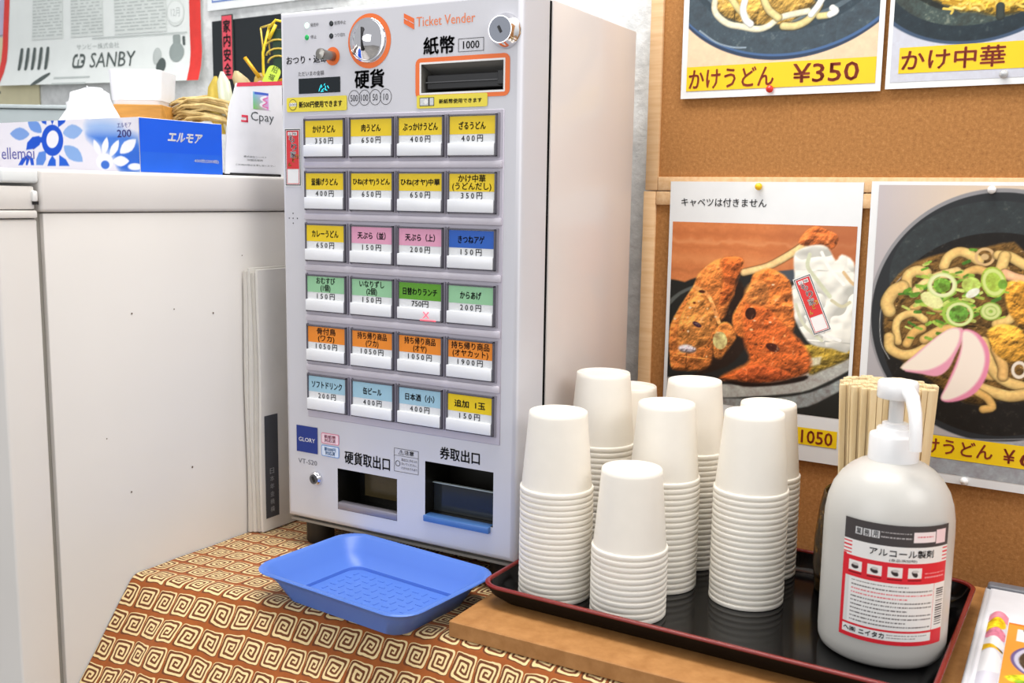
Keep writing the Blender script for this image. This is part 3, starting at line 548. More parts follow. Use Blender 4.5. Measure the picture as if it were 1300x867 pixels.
PIC_CHUKA = [
 ('ell', '44566e', (81.7, 44.2), 114.8, 86.9, 0, 0),
 ('ell', '2c363c', (81.6, 42.5), 110.4, 85.1, 0, 0.1),
 ('ell', '444e4a', (80.7, 31.4), 98.4, 79.1, 0, 0.25),
 ('ell', '2c312d', (80.1, 22.9), 82.0, 72.2, 0, 0.2),
 ('poly', 'c9a23e', 3, 0.5, [(45.3, 77.0), (60.0, 87.9), (74.4, 95.1), (88.1, 96.2), (104.1, 101.0), (117.5, 102.1), (131.5, 99.7), (138.7, 94.5), (137.9, 85.2)]),
 ('str', 'b98d2c', 2.6, 0.1, [(97.6, 85.9), (102.1, 86.1), (109.6, 89.0)]),
 ('str', 'd9ae42', 2.6, 0.1, [(101.5, 90.2), (106.7, 91.2), (112.9, 93.7)]),
 ('str', 'd9ae42', 2.6, 0.1, [(111.4, 95.6), (116.6, 94.8), (120.4, 96.6)]),
 ('str', 'f0d67c', 2.6, 0.1, [(70.6, 86.5), (76.1, 89.5), (78.7, 85.6)]),
 ('str', 'd9ae42', 2.6, 0.1, [(73.0, 91.9), (77.4, 89.4), (87.7, 91.0)]),
 ('str', 'e6c45a', 2.6, 0.1, [(53.7, 89.9), (63.4, 92.0), (62.5, 95.9)]),
 ('str', 'b98d2c', 2.6, 0.1, [(84.4, 89.7), (89.5, 89.7), (97.0, 90.8)]),
 ('str', 'e6c45a', 2.6, 0.1, [(60.7, 89.5), (65.4, 89.2), (70.8, 89.3)]),
 ('str', 'd9ae42', 2.6, 0.1, [(109.4, 84.4), (119.1, 84.1), (119.0, 88.5)]),
 ('str', 'b98d2c', 2.6, 0.1, [(52.8, 83.5), (60.3, 84.0), (67.5, 86.0)]),
 ('str', 'e6c45a', 2.6, 0.1, [(113.6, 89.0), (119.9, 89.7), (125.9, 88.5)]),
 ('str', 'b98d2c', 2.6, 0.1, [(61.1, 81.2), (69.8, 83.8), (75.2, 82.7)]),
 ('str', 'b98d2c', 2.6, 0.1, [(109.1, 94.8), (118.5, 97.1), (121.9, 96.3)]),
 ('str', 'e6c45a', 2.6, 0.1, [(84.5, 88.0), (92.7, 88.2), (97.4, 94.0)]),
 ('str', 'b98d2c', 2.6, 0.1, [(101.2, 90.8), (106.3, 90.1), (108.5, 96.3)]),
 ('str', 'd9ae42', 2.6, 0.1, [(105.6, 91.8), (113.2, 94.4), (114.2, 94.4)]),
 ('str', 'e6c45a', 2.6, 0.1, [(129.1, 90.9), (135.9, 94.6), (142.1, 93.2)]),
 ('str', 'f0d67c', 2.6, 0.1, [(83.4, 92.6), (88.1, 91.7), (91.6, 95.3)]),
 ('str', 'b98d2c', 2.6, 0.1, [(131.5, 96.9), (140.0, 99.6), (145.8, 103.3)]),
 ('str', 'e6c45a', 2.6, 0.1, [(114.4, 88.5), (122.7, 90.4), (123.2, 92.0)]),
 ('str', 'd9ae42', 2.6, 0.1, [(68.9, 88.4), (78.1, 88.9), (81.5, 91.8)]),
 ('str', 'd9ae42', 2.6, 0.1, [(63.7, 79.9), (72.3, 78.2), (77.5, 85.7)]),
 ('str', 'e6c45a', 2.6, 0.1, [(100.7, 86.5), (108.3, 83.8), (108.6, 90.8)]),
 ('str', 'e6c45a', 2.6, 0.1, [(73.4, 86.6), (80.4, 84.8), (82.2, 92.1)]),
 ('str', 'e6c45a', 2.6, 0.1, [(95.6, 85.0), (102.3, 84.3), (104.5, 86.7)]),
 ('str', 'f0d67c', 2.6, 0.1, [(64.3, 89.4), (72.5, 91.5), (76.2, 90.2)]),
 ('str', '3b413c', 9, 0, [(112.9, 92.3), (113.7, 102.9)]),
]
PIC_TISSUE = [
 ('poly', '9dbbe8', 14, 0, [(206.2, 3.9), (232.0, 0.6), (262.8, 5.3), (268.4, 14.5), (230.8, 17.6), (205.5, 14.5)]),
 ('poly', '4a7ed8', 12, 0, [(205.2, 17.8), (241.4, 16.5), (298.1, 22.7), (301.9, 58.5), (273.6, 61.1), (246.1, 40.1), (221.5, 29.3)]),
 ('poly', '2f68d0', 9, 0, [(258.3, 42.8), (274.9, 40.4), (299.4, 34.2), (299.9, 58.5), (265.4, 61.1)]),
 ('poly', '7b9fdc', 0.5, 0, [(46.5, 14.0), (51.1, 17.6), (58.2, 21.0), (66.3, 22.9), (74.7, 21.9), (82.5, 19.4), (87.9, 16.5), (88.2, 14.5), (83.7, 11.3), (76.7, 8.2), (68.6, 6.6), (60.1, 7.9), (52.1, 10.7)]),
 ('poly', '6d96dc', 0.5, 0, [(86.8, -2.6), (86.6, 1.3), (88.3, 6.1), (92.0, 10.3), (98.6, 12.9), (106.3, 14.3), (112.6, 14.5), (114.6, 13.4), (114.5, 9.7), (112.6, 5.1), (108.5, 1.1), (101.5, -1.3), (93.5, -2.5)]),
 ('poly', '1450c8', 0.5, 0, [(110.6, -5.1), (125.6, -4.7), (124.8, 4.6), (116.9, 2.3)]),
 ('poly', '1450c8', 0.5, 0, [(131.4, -4.5), (143.9, -4.2), (137.0, 4.9)]),
 ('poly', '1450c8', 0.5, 0, [(148.4, -4.0), (166.3, -3.5), (162.4, 2.8), (148.5, 8.5)]),
 ('poly', '8fb0e2', 0.5, 0, [(196.9, 13.0), (191.7, 9.6), (184.3, 6.7), (176.3, 5.4), (168.7, 7.2), (162.1, 10.8), (157.9, 14.4), (158.2, 16.6), (163.5, 19.6), (171.0, 22.2), (179.0, 23.0), (186.5, 20.7), (192.9, 16.9)]),
 ('poly', '86abe0', 0.5, 0, [(194.2, 50.3), (193.7, 45.5), (190.9, 39.7), (185.7, 34.7), (177.4, 31.7), (167.9, 30.4), (160.2, 30.4), (158.0, 31.8), (158.7, 36.5), (161.9, 42.1), (167.6, 46.9), (176.5, 49.5), (186.2, 50.6)]),
 ('poly', '1450c8', 0.5, 0, [(79.8, 34.9), (83.0, 25.9), (94.4, 19.1), (108.6, 18.0), (113.3, 22.5), (108.8, 29.0), (97.8, 33.7)]),
 ('poly', '1450c8', 0.5, 0, [(106.1, 19.3), (120.1, 19.6), (119.5, 26.4), (107.9, 26.2)]),
 ('poly', '5a88d8', 0.5, 0, [(100.2, 47.0), (106.8, 38.0), (121.4, 36.4), (120.5, 47.1), (113.6, 54.3), (99.6, 54.0)]),
 ('poly', '1c5ed0', 0.5, 0, [(133.9, 42.4), (140.3, 47.9), (140.1, 55.2), (122.9, 55.2), (126.4, 49.2)]),
 ('poly', '1c5ed0', 0.5, 0, [(148.1, 41.8), (161.2, 47.4), (167.7, 55.3), (147.0, 55.2)]),
 ('ell', '1450c8', (135.4, 23.9), 22.1, 19.0, -0.1, 0),
 ('ell', 'ece9f0', (136.0, 22.6), 12.8, 10.4, -0.35, 0),
 ('poly', '1450c8', 0.4, 0, [(61.0, 54.0), (69.4, 45.6), (83.0, 41.3), (93.8, 45.7), (95.0, 54.1), (88.6, 54.1), (86.4, 45.7), (81.1, 54.0), (77.3, 54.0), (78.8, 46.7), (70.5, 54.0)]),
 ('poly', 'eceef6', 0.5, 0, [(217.2, 24.2), (216.1, 27.0), (215.9, 30.9), (217.0, 35.0), (220.0, 38.6), (223.9, 41.6), (227.3, 43.4), (228.7, 43.0), (229.5, 40.3), (229.5, 36.4), (228.2, 32.4), (224.9, 28.9), (220.9, 25.9)]),
 ('poly', 'eceef6', 0.5, 0, [(242.1, 21.7), (238.6, 23.9), (234.9, 27.3), (232.1, 31.3), (231.5, 35.6), (232.2, 39.7), (233.6, 42.5), (235.1, 42.7), (238.4, 40.5), (241.9, 37.0), (244.4, 32.9), (244.7, 28.6), (243.7, 24.6)]),
 ('poly', 'eceef6', 0.5, 0, [(263.6, 25.4), (259.1, 26.8), (253.8, 29.5), (249.2, 33.0), (246.8, 37.1), (245.8, 41.3), (246.1, 44.4), (247.5, 44.9), (251.8, 43.3), (257.0, 40.5), (261.2, 37.0), (263.3, 32.7), (264.1, 28.5)]),
 ('poly', 'eceef6', 0.5, 0, [(294.9, 25.0), (288.7, 24.8), (280.9, 25.7), (273.6, 27.8), (268.8, 31.8), (265.8, 36.5), (264.8, 40.3), (266.5, 41.5), (272.6, 41.5), (280.3, 40.4), (287.1, 37.9), (291.6, 33.7), (294.3, 29.0)]),
 ('poly', 'eceef6', 0.5, 0, [(281.4, 50.1), (277.9, 47.5), (272.6, 45.1), (266.5, 43.8), (260.3, 44.7), (254.6, 46.8), (250.7, 49.2), (250.6, 50.7), (254.2, 53.1), (259.6, 55.3), (265.7, 56.3), (271.9, 55.0), (277.6, 52.7)]),
 ('ell', 'eceef6', (235.9, 50.5), 16.0, 9.9, 0, 0),
 ('ell', '3f72d0', (236.8, 54.2), 7.9, 5.0, 0, 0),
 ('ell', 'eceef6', (291.1, 56.6), 12.6, 4.0, 0, 0),
]

































# ------------------------------------------------------------------ setting
wallm = noise_mat('textured_wallpaper', [(.35, 'cfd2d2'), (.65, 'e6e9e9')], 45, .8, bump=.8, dist=.004)
mb = MB(); F = BOARD
def wbox(mb, fr, x0, x1, y0, y1, z0, z1, m, bev=0):
    a = MB(); a.box(x0, x1, y0, y1, z0, z1, m, bev); mb.add([fr.pt(*p) for p in a.v], a.f, m)
wbox(mb, F, -3.2, 2.6, 0.014, 0.10, -0.72, 1.9, wallm)
tag(mb.build('wall_back'), kind='structure')
mb = MB(); mb.box(-3.0, 3.0, -3.5, 0.6, -0.76, -0.72, noise_mat('floor_vinyl', [(.3, '8d8a84'), (.7, 'a39f97')], 6, .5, bump=0))
tag(mb.build('floor'), kind='structure')

# ------------------------------------------------------------------ table and patterned cloth
tb = thing('table', 'wooden table hidden under the brown patterned cloth', 'table', (0.5, 0.07, 0))
tw = noise_mat('table_wood', [(.3, '8a6a45'), (.7, 'a88258')], 8, .5, (1, 12, 1), bump=.1)
def table_top():
    m = MB(); m.box(-0.555, 1.1, -0.19, 0.20, -0.03, -0.002, tw, .003); return m.build('tabletop', tb)
table_top()
for x, y in ((-0.5, -0.15), (1.05, -0.15), (-0.5, 0.16), (1.05, 0.16)):
    m = MB(); m.box(x - .02, x + .02, y - .02, y + .02, -0.72, -0.03, tw, .002); m.build('leg', tb)
class Nd:
    """small node maths helper"""
    def __init__(s, nt): s.nt = nt
    def m(s, op, a, b=None, c=None):
        n = s.nt.nodes.new('ShaderNodeMath'); n.operation = op
        for i, v in enumerate((a, b, c)):
            if v is None: continue
            if isinstance(v, (int, float)): n.inputs[i].default_value = v
            else: s.nt.links.new(v, n.inputs[i])
        return n.outputs[0]
def spiral_cloth():
    m = bpy.data.materials.new('spiral_print_cloth'); m.use_nodes = True; nt = m.node_tree; b = nt.nodes['Principled BSDF']; N = Nd(nt)
    uv = nt.nodes.new('ShaderNodeUVMap'); uv.uv_map = 'weave'
    nz = nt.nodes.new('ShaderNodeTexNoise'); nz.inputs['Scale'].default_value = 1.3; nz.inputs['Detail'].default_value = 2
    nt.links.new(uv.outputs[0], nz.inputs['Vector'])
    mx = nt.nodes.new('ShaderNodeVectorMath'); mx.operation = 'MULTIPLY_ADD'; nt.links.new(nz.outputs['Color'], mx.inputs[0]); mx.inputs[1].default_value = (.22, .22, 0); nt.links.new(uv.outputs[0], mx.inputs[2])
    sp = nt.nodes.new('ShaderNodeSeparateXYZ'); nt.links.new(mx.outputs[0], sp.inputs[0])
    U, V = sp.outputs[0], sp.outputs[1]
    x = N.m('SUBTRACT', N.m('FRACT', U), .5); y = N.m('SUBTRACT', N.m('FRACT', V), .5)
    x = N.m('MULTIPLY', x, 1.04); y = N.m('MULTIPLY', y, 1.15)
    p4 = N.m('POWER', N.m('ADD', N.m('POWER', N.m('ABSOLUTE', x), 9), N.m('POWER', N.m('ABSOLUTE', y), 9)), 1 / 9)
    th = N.m('DIVIDE', N.m('ARCTAN2', y, x), 2 * math.pi)
    t = N.m('FRACT', N.m('SUBTRACT', N.m('MULTIPLY', p4, 5.6), th))
    lines = N.m('LESS_THAN', N.m('ABSOLUTE', N.m('SUBTRACT', t, .45)), .25)
    inside = N.m('LESS_THAN', p4, .485)
    mask = N.m('MULTIPLY', lines, inside)
    n2 = nt.nodes.new('ShaderNodeTexNoise'); n2.inputs['Scale'].default_value = 3; n2.inputs['Detail'].default_value = 5; nt.links.new(uv.outputs[0], n2.inputs['Vector'])
    def mixc(f, a, b_):
        k = nt.nodes.new('ShaderNodeMix'); k.data_type = 'RGBA'
        if isinstance(f, (int, float)): k.inputs[0].default_value = f
        else: nt.links.new(f, k.inputs[0])
        for i, v in ((6, a), (7, b_)):
            if isinstance(v, str): k.inputs[i].default_value = (*lin(v), 1)
            else: nt.links.new(v, k.inputs[i])
        return k.outputs[2]
    base = mixc(n2.outputs['Fac'], '88400c', 'a65a1a'); cell = mixc(n2.outputs['Fac'], '4e260a', '6e3a12')
    ground = mixc(N.m('MULTIPLY', inside, .9), base, cell)
    line = mixc(n2.outputs['Fac'], 'dcbc80', 'f0daa6')
    nt.links.new(mixc(mask, ground, line), b.inputs['Base Color']); b.inputs['Roughness'].default_value = .85
    b.inputs['Sheen Weight'].default_value = .1
    return m
def edge_v(u): return -0.185 + 0.115 * (u + 0.076) if u < 0.33 else -0.1383
PU, PV = 0.0272, 0.0312
nx, ny = 150, 110
prof = []    # (v offset from table edge, z, arc length)
R_ = 0.016
def cloth_pt(u, s_):
    """s_: arc length from the fold, negative on the table"""
    e = edge_v(u)
    if s_ < 0: return e + R_ - s_ * 1.0, 0.0
    ang_end = math.radians(53)
    L = R_ * ang_end
    if s_ < L: a = s_ / R_; return e + R_ - R_ * math.sin(a), -R_ * (1 - math.cos(a))
    a = ang_end; return e + R_ - R_ * math.sin(a) - (s_ - L) * math.cos(a), -R_ * (1 - math.cos(a)) - (s_ - L) * math.sin(a)
verts = []; uvs = []
S = np.concatenate([np.linspace(-0.42, -0.05, 50), np.linspace(-0.045, 0.035, 30), np.linspace(0.04, 0.26, 40)])
for j, s_ in enumerate(S):
    for i in range(nx):
        u = i / (nx - 1)
        v0, z0 = cloth_pt(0.0, s_)
        uc = -0.088 + (v0 + 0.2942) * 0.0459 + 0.0015
        x = uc + (0.90 - uc) * u
        v, z = cloth_pt(x, s_)
        w = 0.0006 * math.sin(x * 41 + s_ * 17) + 0.0005 * math.sin(x * 23 - s_ * 60)
        if s_ > 0.01: w += min(1, (s_ - .01) / .06) * (0.004 * math.sin(x * 26 + 1.3) + 0.0025 * math.sin(x * 61 + s_ * 12))
        v -= max(0, w) if s_ > 0.01 else 0; z += (w * .6 if s_ > .01 else abs(w) * .8)
        verts.append((x, min(v, 0.295), z)); uvs.append((x / PU + .15, -s_ / PV + .35))
faces = [(j * nx + i, (j + 1) * nx + i, (j + 1) * nx + i + 1, j * nx + i + 1) for j in range(len(S) - 1) for i in range(nx - 1)]
me = bpy.data.meshes.new('tablecloth'); me.from_pydata(verts, [], faces); ul = me.uv_layers.new(name='weave')
ul.data.foreach_set('uv', [c for f in faces for k in f for c in uvs[k]]); me.polygons.foreach_set('use_smooth', [True] * len(faces))
me.materials.append(spiral_cloth()); me.update()
cl = bpy.data.objects.new('tablecloth', me); COL.objects.link(cl)
tag(cl, 'rust brown cloth printed with cream square spirals, draped over the table edge', 'tablecloth')

# ------------------------------------------------------------------ white cabinet at the left
enamel = mat('cabinet_enamel', 'dcd8d3', 0.32, var=.03, scale=4); gasket = mat('grey_gasket', '8d8a82', 0.6)
cab = thing('cabinet', 'tall white metal cabinet with a thick door, left of the ticket machine', 'cabinet', CABF.o, CABF.a)
m = MB(); m.box(0.0255, 0.66, 0.0, 0.62, -0.70, 0.4255, enamel, .002); m.build('body', cab, True, 40)
m = MB(); m.box(0.0215, 0.665, -0.003, 0.63, 0.4265, 0.4714, mat('cabinet_top_enamel', 'dedad6', 0.3, var=.02, scale=4), .004, 3); m.build('top_panel', cab, True, 40)
m = MB(); m.box(0.0192, 0.026, 0.006, 0.61, -0.69, 0.44, gasket); m.build('door_gasket', cab)
m = MB(); m.box(-0.0265, 0.0185, -0.001, 0.62, -0.70, 0.4195, enamel, .003, 3); m.box(-0.028, 0.0175, -0.0035, 0.62, 0.4205, 0.4285, enamel, .0015)
m.box(-0.0265, 0.0165, -0.001, 0.62, 0.4295, 0.4535, enamel, .002); m.build('door', cab, True, 40)
m = MB(); m.box(-0.0205, 0.0213, -0.0028, 0.63, 0.4565, 0.4712, mat('cabinet_lip', 'e6eaea', .3, var=.02), .003, 3); m.build('front_lip', cab, True, 40)
m = MB(); m.box(0.0125, 0.0185, -0.0045, 0.01, 0.4375, 0.449, paper, .002); m.box(0.0135, 0.0195, -0.003, 0.01, 0.4345, 0.4378, black); m.build('hinge', cab, True, 40)
for i in range(9):
    pass
m = MB()
for x, z, r in ((.30, .37, .0009), (.13, .31, .0011), (.19, .31, .0009), (.25, .30, .0012), (.34, .26, .001), (.21, .11, .0013), (.12, .10, .0011), (.30, .20, .0008), (.09, .17, .0008)):
    m.disc(x, z, r, mat('rust_spot', '5a4636', .8), lambda a, b: (a, -0.0006, b), n=8)
tag(m.build('paint_chip', cab), kind='stuff')

# ------------------------------------------------------------------ notice boards
corkm = noise_mat('cork', [(.25, '7c4c24'), (.42, 'a06c38'), (.55, 'ae7840'), (.75, 'c8955c')], 230, .9, bump=.5, dist=.001, detail=8, nrough=.75)
pine = noise_mat('pine_frame', [(.3, 'd9ab78'), (.7, 'ecc99c')], 9, .5, (1, 1, 14), bump=.1)
pine_h = noise_mat('pine_frame_level', [(.3, 'd9ab78'), (.7, 'ecc99c')], 9, .5, (14, 1, 14), bump=.1)
def cork_board(label, z0, z1, xl, xr):
    t = thing('cork_board', label, 'notice board', BOARD.pt(0, 0, z0), BOARD.a)
    m = MB(); m.box(xl + .01, xr - .01, 0.0, 0.010, .01, z1 - z0 - .01, corkm); m.build('cork_panel', t)
    w = 0.0185
    for (a, b, c, d, mt) in ((xl, xl + w, 0, z1 - z0, pine), (xr - w, xr, 0, z1 - z0, pine), (xl + w, xr - w, 0, w, pine_h), (xl + w, xr - w, z1 - z0 - w, z1 - z0, pine_h)):
        m = MB(); m.box(a + .0002, b - .0002, -0.0045, 0.012, c + .0002, d - .0002, mt, .0012); m.build('frame_rail', t, True, 40)
    return t
cork_board('upper cork notice board with a pale pine frame and two food posters', 0.4612, 1.06, -0.0150, 0.885)
cork_board('lower cork notice board with a pale pine frame, behind the cups and the hand sanitizer', -0.14, 0.4604, -0.0170, 0.883)

# ------------------------------------------------------------------ posters
lam = mat('laminate', 'e4e6e6', 0.18, var=.02); gloss = print_mat('glossy_print', .42, 0)
def poster(label, x, z, w, h, tilt=0.0):
    """origin: top left corner on the cork; children in millimetre grid x right, y down"""
    t = thing('food_poster', label, 'poster', BOARD.pt(x, -0.0052, z), BOARD.a)
    m = MB(); m.box(0, w, -0.0004, 0.0004, -h, 0, lam); m.build('laminated_sheet', t)
    return t
def pm(off): return lambda x, z: (x, off, z)
def pic(t, cv, x0, y0, off=-0.0007):
    return cv.sheet('photo_print', lambda x, y: (x0 + x / 1000, np.full_like(x, off), -(y0 + y / 1000)), gloss, t)
def strip(t, x0, x1, z0, z1, words):
    m = MB(); f = lambda x, z: (x, -0.0010, z); g = lambda x, z: (x, -0.0013, z)
    m.rect(x0, x1, z0, z1, yellow, f); m.build('price_strip', t)
    m = MB()
    for txt, a, b, c, d in words: m.text(txt, a, b, c, d, brown_ink, g, .012)
    m.build('lettering', t)
# chicken
t = poster('poster of orange glazed chicken legs with cabbage, behind the cups', 0.0235, 0.4735, 0.2515, 0.3545)
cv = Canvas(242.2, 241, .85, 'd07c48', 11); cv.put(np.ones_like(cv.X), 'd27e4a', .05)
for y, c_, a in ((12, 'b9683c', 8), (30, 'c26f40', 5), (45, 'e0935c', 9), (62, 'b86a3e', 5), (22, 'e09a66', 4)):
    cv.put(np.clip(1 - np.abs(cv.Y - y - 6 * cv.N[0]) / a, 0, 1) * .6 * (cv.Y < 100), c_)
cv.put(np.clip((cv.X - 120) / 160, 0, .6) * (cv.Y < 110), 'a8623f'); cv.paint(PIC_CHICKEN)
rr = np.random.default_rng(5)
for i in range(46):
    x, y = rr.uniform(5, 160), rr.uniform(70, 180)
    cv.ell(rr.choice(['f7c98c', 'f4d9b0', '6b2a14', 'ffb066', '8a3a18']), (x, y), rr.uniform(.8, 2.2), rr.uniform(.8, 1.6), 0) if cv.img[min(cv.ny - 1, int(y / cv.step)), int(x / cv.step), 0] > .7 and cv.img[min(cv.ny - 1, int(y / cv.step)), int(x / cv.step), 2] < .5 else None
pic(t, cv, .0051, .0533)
strip(t, 0.010, 0.2384, -0.3330, -0.3110, [('骨付鳥', .016, .095, -.331, -.313), ('¥', .150, .166, -.331, -.313), ('1050', .1935, .2330, -.3305, -.3140)])
m = MB(); m.text('キャベツは付きません', .0164, .1325, -.0325, -.0215, ink, pm(-.0009), .006); m.build('caption', t)
# shop sticker on that poster
def shop_sticker(name, parent, fm, w, h):
    m = MB(); m.rect(0, w, 0, h, paper, lambda x, z: fm(x, z, 0)); m.frame(w * .04, w * .96, h * .015, h * .985, w * .04, ink, lambda x, z: fm(x, z, 1))
    m.frame(w * .12, w * .88, h * .04, h * .96, w * .03, red, lambda x, z: fm(x, z, 1)); m.rect(w * .15, w * .85, h * .30, h * .955, red, lambda x, z: fm(x, z, 1))
    f2 = lambda x, z: fm(x, z, 2)
    m.rect(w * .22, w * .48, h * .875, h * .935, paper, f2); m.rect(w * .52, w * .78, h * .875, h * .935, paper, f2)
    f3 = lambda x, z: fm(x, z, 3)
    m.text('立', w * .25, w * .46, h * .882, h * .928, ink, f3); m.text('喰', w * .54, w * .76, h * .882, h * .928, ink, f3)
    gold = mat('gold_print', 'd9b84a', .5)
    for ch, a, b in (('も', .28, .76), ('り', .42, .62), ('家', .36, .49)):
        m.text(ch, w * a, w * (a + .34), h * b, h * (b + .115), paper, f2, .03); m.text(ch, w * a, w * (a + .34), h * b, h * (b + .115), ink, f3, .0)
    for ch, a, b in (('う', .68, .475), ('ど', .47, .42), ('ん', .22, .345)): m.text(ch, w * a, w * (a + .18), h * b, h * (b + .07), gold, f3, .03)
    return m.build(name, parent)
ca_, sa_ = math.cos(math.radians(24)), math.sin(math.radians(24))
def stf(x, z, k):
    zz = z - 0.0757; return (0.1714 + x * ca_ - zz * sa_ * 1, -0.0012 - .0002 * k, -0.1225 + x * sa_ + zz * ca_)
shop_sticker('shop_sticker', t, stf, 0.0236, 0.0757)
# udon
t = poster('poster of udon with scallion and pink fish cake, lower board right side', 0.2843, 0.4748, 0.2516, 0.3560)
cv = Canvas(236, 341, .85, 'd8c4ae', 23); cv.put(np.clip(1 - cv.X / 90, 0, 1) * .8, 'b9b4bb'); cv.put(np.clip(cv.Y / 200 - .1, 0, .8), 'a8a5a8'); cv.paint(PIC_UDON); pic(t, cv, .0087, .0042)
strip(t, .0150, .2390, -.3270, -.3000, [('けうどん', .0822, .1560, -.3215, -.3035), ('¥', .1675, .1795, -.3225, -.3060), ('650', .1850, .2300, -.3235, -.3060)])
# upper left
t = poster('poster of white udon in a dark bowl, price strip ¥350', 0.0328, 0.9400, 0.2540, 0.3590)
def lower(feats, dy):
    return [(f[0], f[1], (f[2][0], f[2][1] + dy), *f[3:]) if f[0] in ('ell', 'ring') else (*f[:4], [(x, y + dy) for x, y in f[4]]) for f in feats]
cv = Canvas(240, 342, .9, 'eccdaa', 31); cv.put(np.ones_like(cv.X), 'ecccaa', .03); cv.paint(lower(PIC_BOWL, 172))
rr = np.random.default_rng(8)
cv.ell('c9a050', (125, 130), 72, 62, 0, .3)
for i in range(16):
    a_ = rr.uniform(0, 6.28); r_ = rr.uniform(10, 55); x, y = 125 + r_ * math.cos(a_), 125 + r_ * .8 * math.sin(a_); b_ = rr.uniform(0, 6.28)
    cv.stroke(['e6dfc0', 'd9c88c', 'eef0ea'][i % 3], 8, .1, [(x, y), (x + 26 * math.cos(b_), y + 22 * math.sin(b_)), (x + 40 * math.cos(b_ + .7), y + 34 * math.sin(b_ + .7)), (x + 34 * math.cos(b_ + 1.5), y + 30 * math.sin(b_ + 1.5))])
pic(t, cv, .0076, .008)
strip(t, .0076, .2476, -.3494, -.3188, [('かけうどん', .0112, .1240, -.3470, -.3225), ('¥350', .1485, .2280, -.3450, -.3225)])
t = poster('poster of yellow noodles in a dark bowl, top right of the upper board', 0.2920, 0.9400, 0.2540, 0.3574)
cv = Canvas(239, 342, .9, 'c9cbd2', 37); cv.put(np.ones_like(cv.X), 'c8cad4', .03); cv.paint(lower(PIC_CHUKA, 172))
cv.ell('c9a23e', (100, 150), 66, 48, 0, .4)
for i in range(60):
    x, y = rr.uniform(45, 130), rr.uniform(112, 188); b_ = rr.uniform(-1, 1)
    cv.stroke(['e6c45a', 'd9ae42', 'f0d67c', 'b98d2c'][i % 4], 2.6, .1, [(x, y), (x + 14 * math.cos(b_), y + 9 * math.sin(b_)), (x + 28 * math.cos(b_ + .5), y + 14 * math.sin(b_ + .5))])
pic(t, cv, .0050, .008)
strip(t, .0140, .2440, -.3402, -.3108, [('かけ中華', .0170, .1270, -.3370, -.3140), ('¥350', .1500, .2280, -.3370, -.3160)])
pinm = {'red': mat('red_pin', 'e0352e', .2, var=0), 'yellow': mat('yellow_pin', 'f2c41c', .2, var=0), 'white': mat('white_pin', 'eeeeee', .2, var=0), 'clear': mat('clear_pin', 'd5d8da', .1, var=0, trans=.3)}
for x, z, c_, lb in ((.1538, .5885, 'red', 'red round push pin in the ¥350 poster'), (.4194, .5932, 'clear', 'clear push pin under the yellow noodle poster strip'), (.1458, .4674, 'yellow', 'yellow push pin at the top of the chicken poster'),
                     (.4170, .4659, 'white', 'white push pin at the top of the udon poster'), (.4130, .1245, 'white', 'white push pin at the bottom edge of the udon poster')):
    p = thing('push_pin', lb, 'pin', BOARD.pt(x, -0.0056, z), BOARD.a, 'push pins on the notice boards')
    m = MB(); m.lathe([(0.0001, -.0085), (.0030, -.0078), (.0046, -.0055), (.0046, -.0035), (.0034, -.0012), (.0020, -.0004)], pinm[c_], 16, axis='y'); m.build('pin_head', p, True)
    m = MB(); m.tube([(0, -.001, 0), (0, .009, 0)], .0005, steel, 6); m.build('needle', p)
# ------------------------------------------------------------------ ticket vending machine
W_, H_, D_ = 0.3381, 0.6654, 0.3049; ZB = 0.038
doorm = mat('door_paint', 'd0d0d6', 0.38, var=.015, scale=5); bodym = mat('body_paint', 'dad3d0', 0.3, var=.02, scale=5, coat=.2); darkm = mat('dark_recess', '17150f', 0.35, var=.1); greyr = mat('grey_recess', '77756f', 0.5)
tm = thing('ticket_machine', 'white ticket vending machine with rows of coloured meal buttons', 'vending machine', (0, 0, 0))
def fm(off): return lambda x, z: (x, -off, z)
mb = MB()
prof = [(0.0, .0585), (0.0, .007), (.0012, .0035), (.0035, .0012), (.007, 0.0)]
rings = []
for e, y in prof: rings.append([(e, y, ZB + e), (W_ - e, y, ZB + e), (W_ - e, y, H_ - e), (e, y, H_ - e)])
mb.loops([r[::-1] for r in rings][::-1], doorm, cap1=False)
holes = [(.2086, .3147, .5630, .5943, .030, greyr), (.0838, .1745, .0605, .1128, .045, darkm), (.2151, .3083, .0765, .1410, .055, darkm)]
xs = sorted({.007, W_ - .007} | {h[0] for h in holes} | {h[1] for h in holes}); zs = sorted({ZB + .007, H_ - .007} | {h[2] for h in holes} | {h[3] for h in holes})
for i in range(len(xs) - 1):
    for j in range(len(zs) - 1):
        a, b, c, d = xs[i], xs[i + 1], zs[j], zs[j + 1]
        if any(h[0] <= a and b <= h[1] and h[2] <= c and d <= h[3] for h in holes): continue
        mb.quad((a, 0, c), (b, 0, c), (b, 0, d), (a, 0, d), doorm)
for a, b, c, d, dp, hm in holes:
    mb.quad((a, 0, c), (a, dp, c), (a, dp, d), (a, 0, d), hm); mb.quad((b, 0, d), (b, dp, d), (b, dp, c), (b, 0, c), hm)
    mb.quad((a, 0, d), (a, dp, d), (b, dp, d), (b, 0, d), hm); mb.quad((a, 0, c), (b, 0, c), (b, dp, c), (a, dp, c), hm)
    mb.quad((a, dp, c), (b, dp, c), (b, dp, d), (a, dp, d), hm)
mb.build('front_door', tm, True, 50)
m = MB(); m.box(.0016, W_ - .0016, .056, .069, ZB + .004, H_ - .0016, mat('seal_black', '0a0a0b', .9, var=0, spec=.05)); m.build('door_seal', tm)
m = MB(); m.box(0, W_, .0668, D_, .0325, H_, bodym, .0015); m.build('body', tm, True, 40)
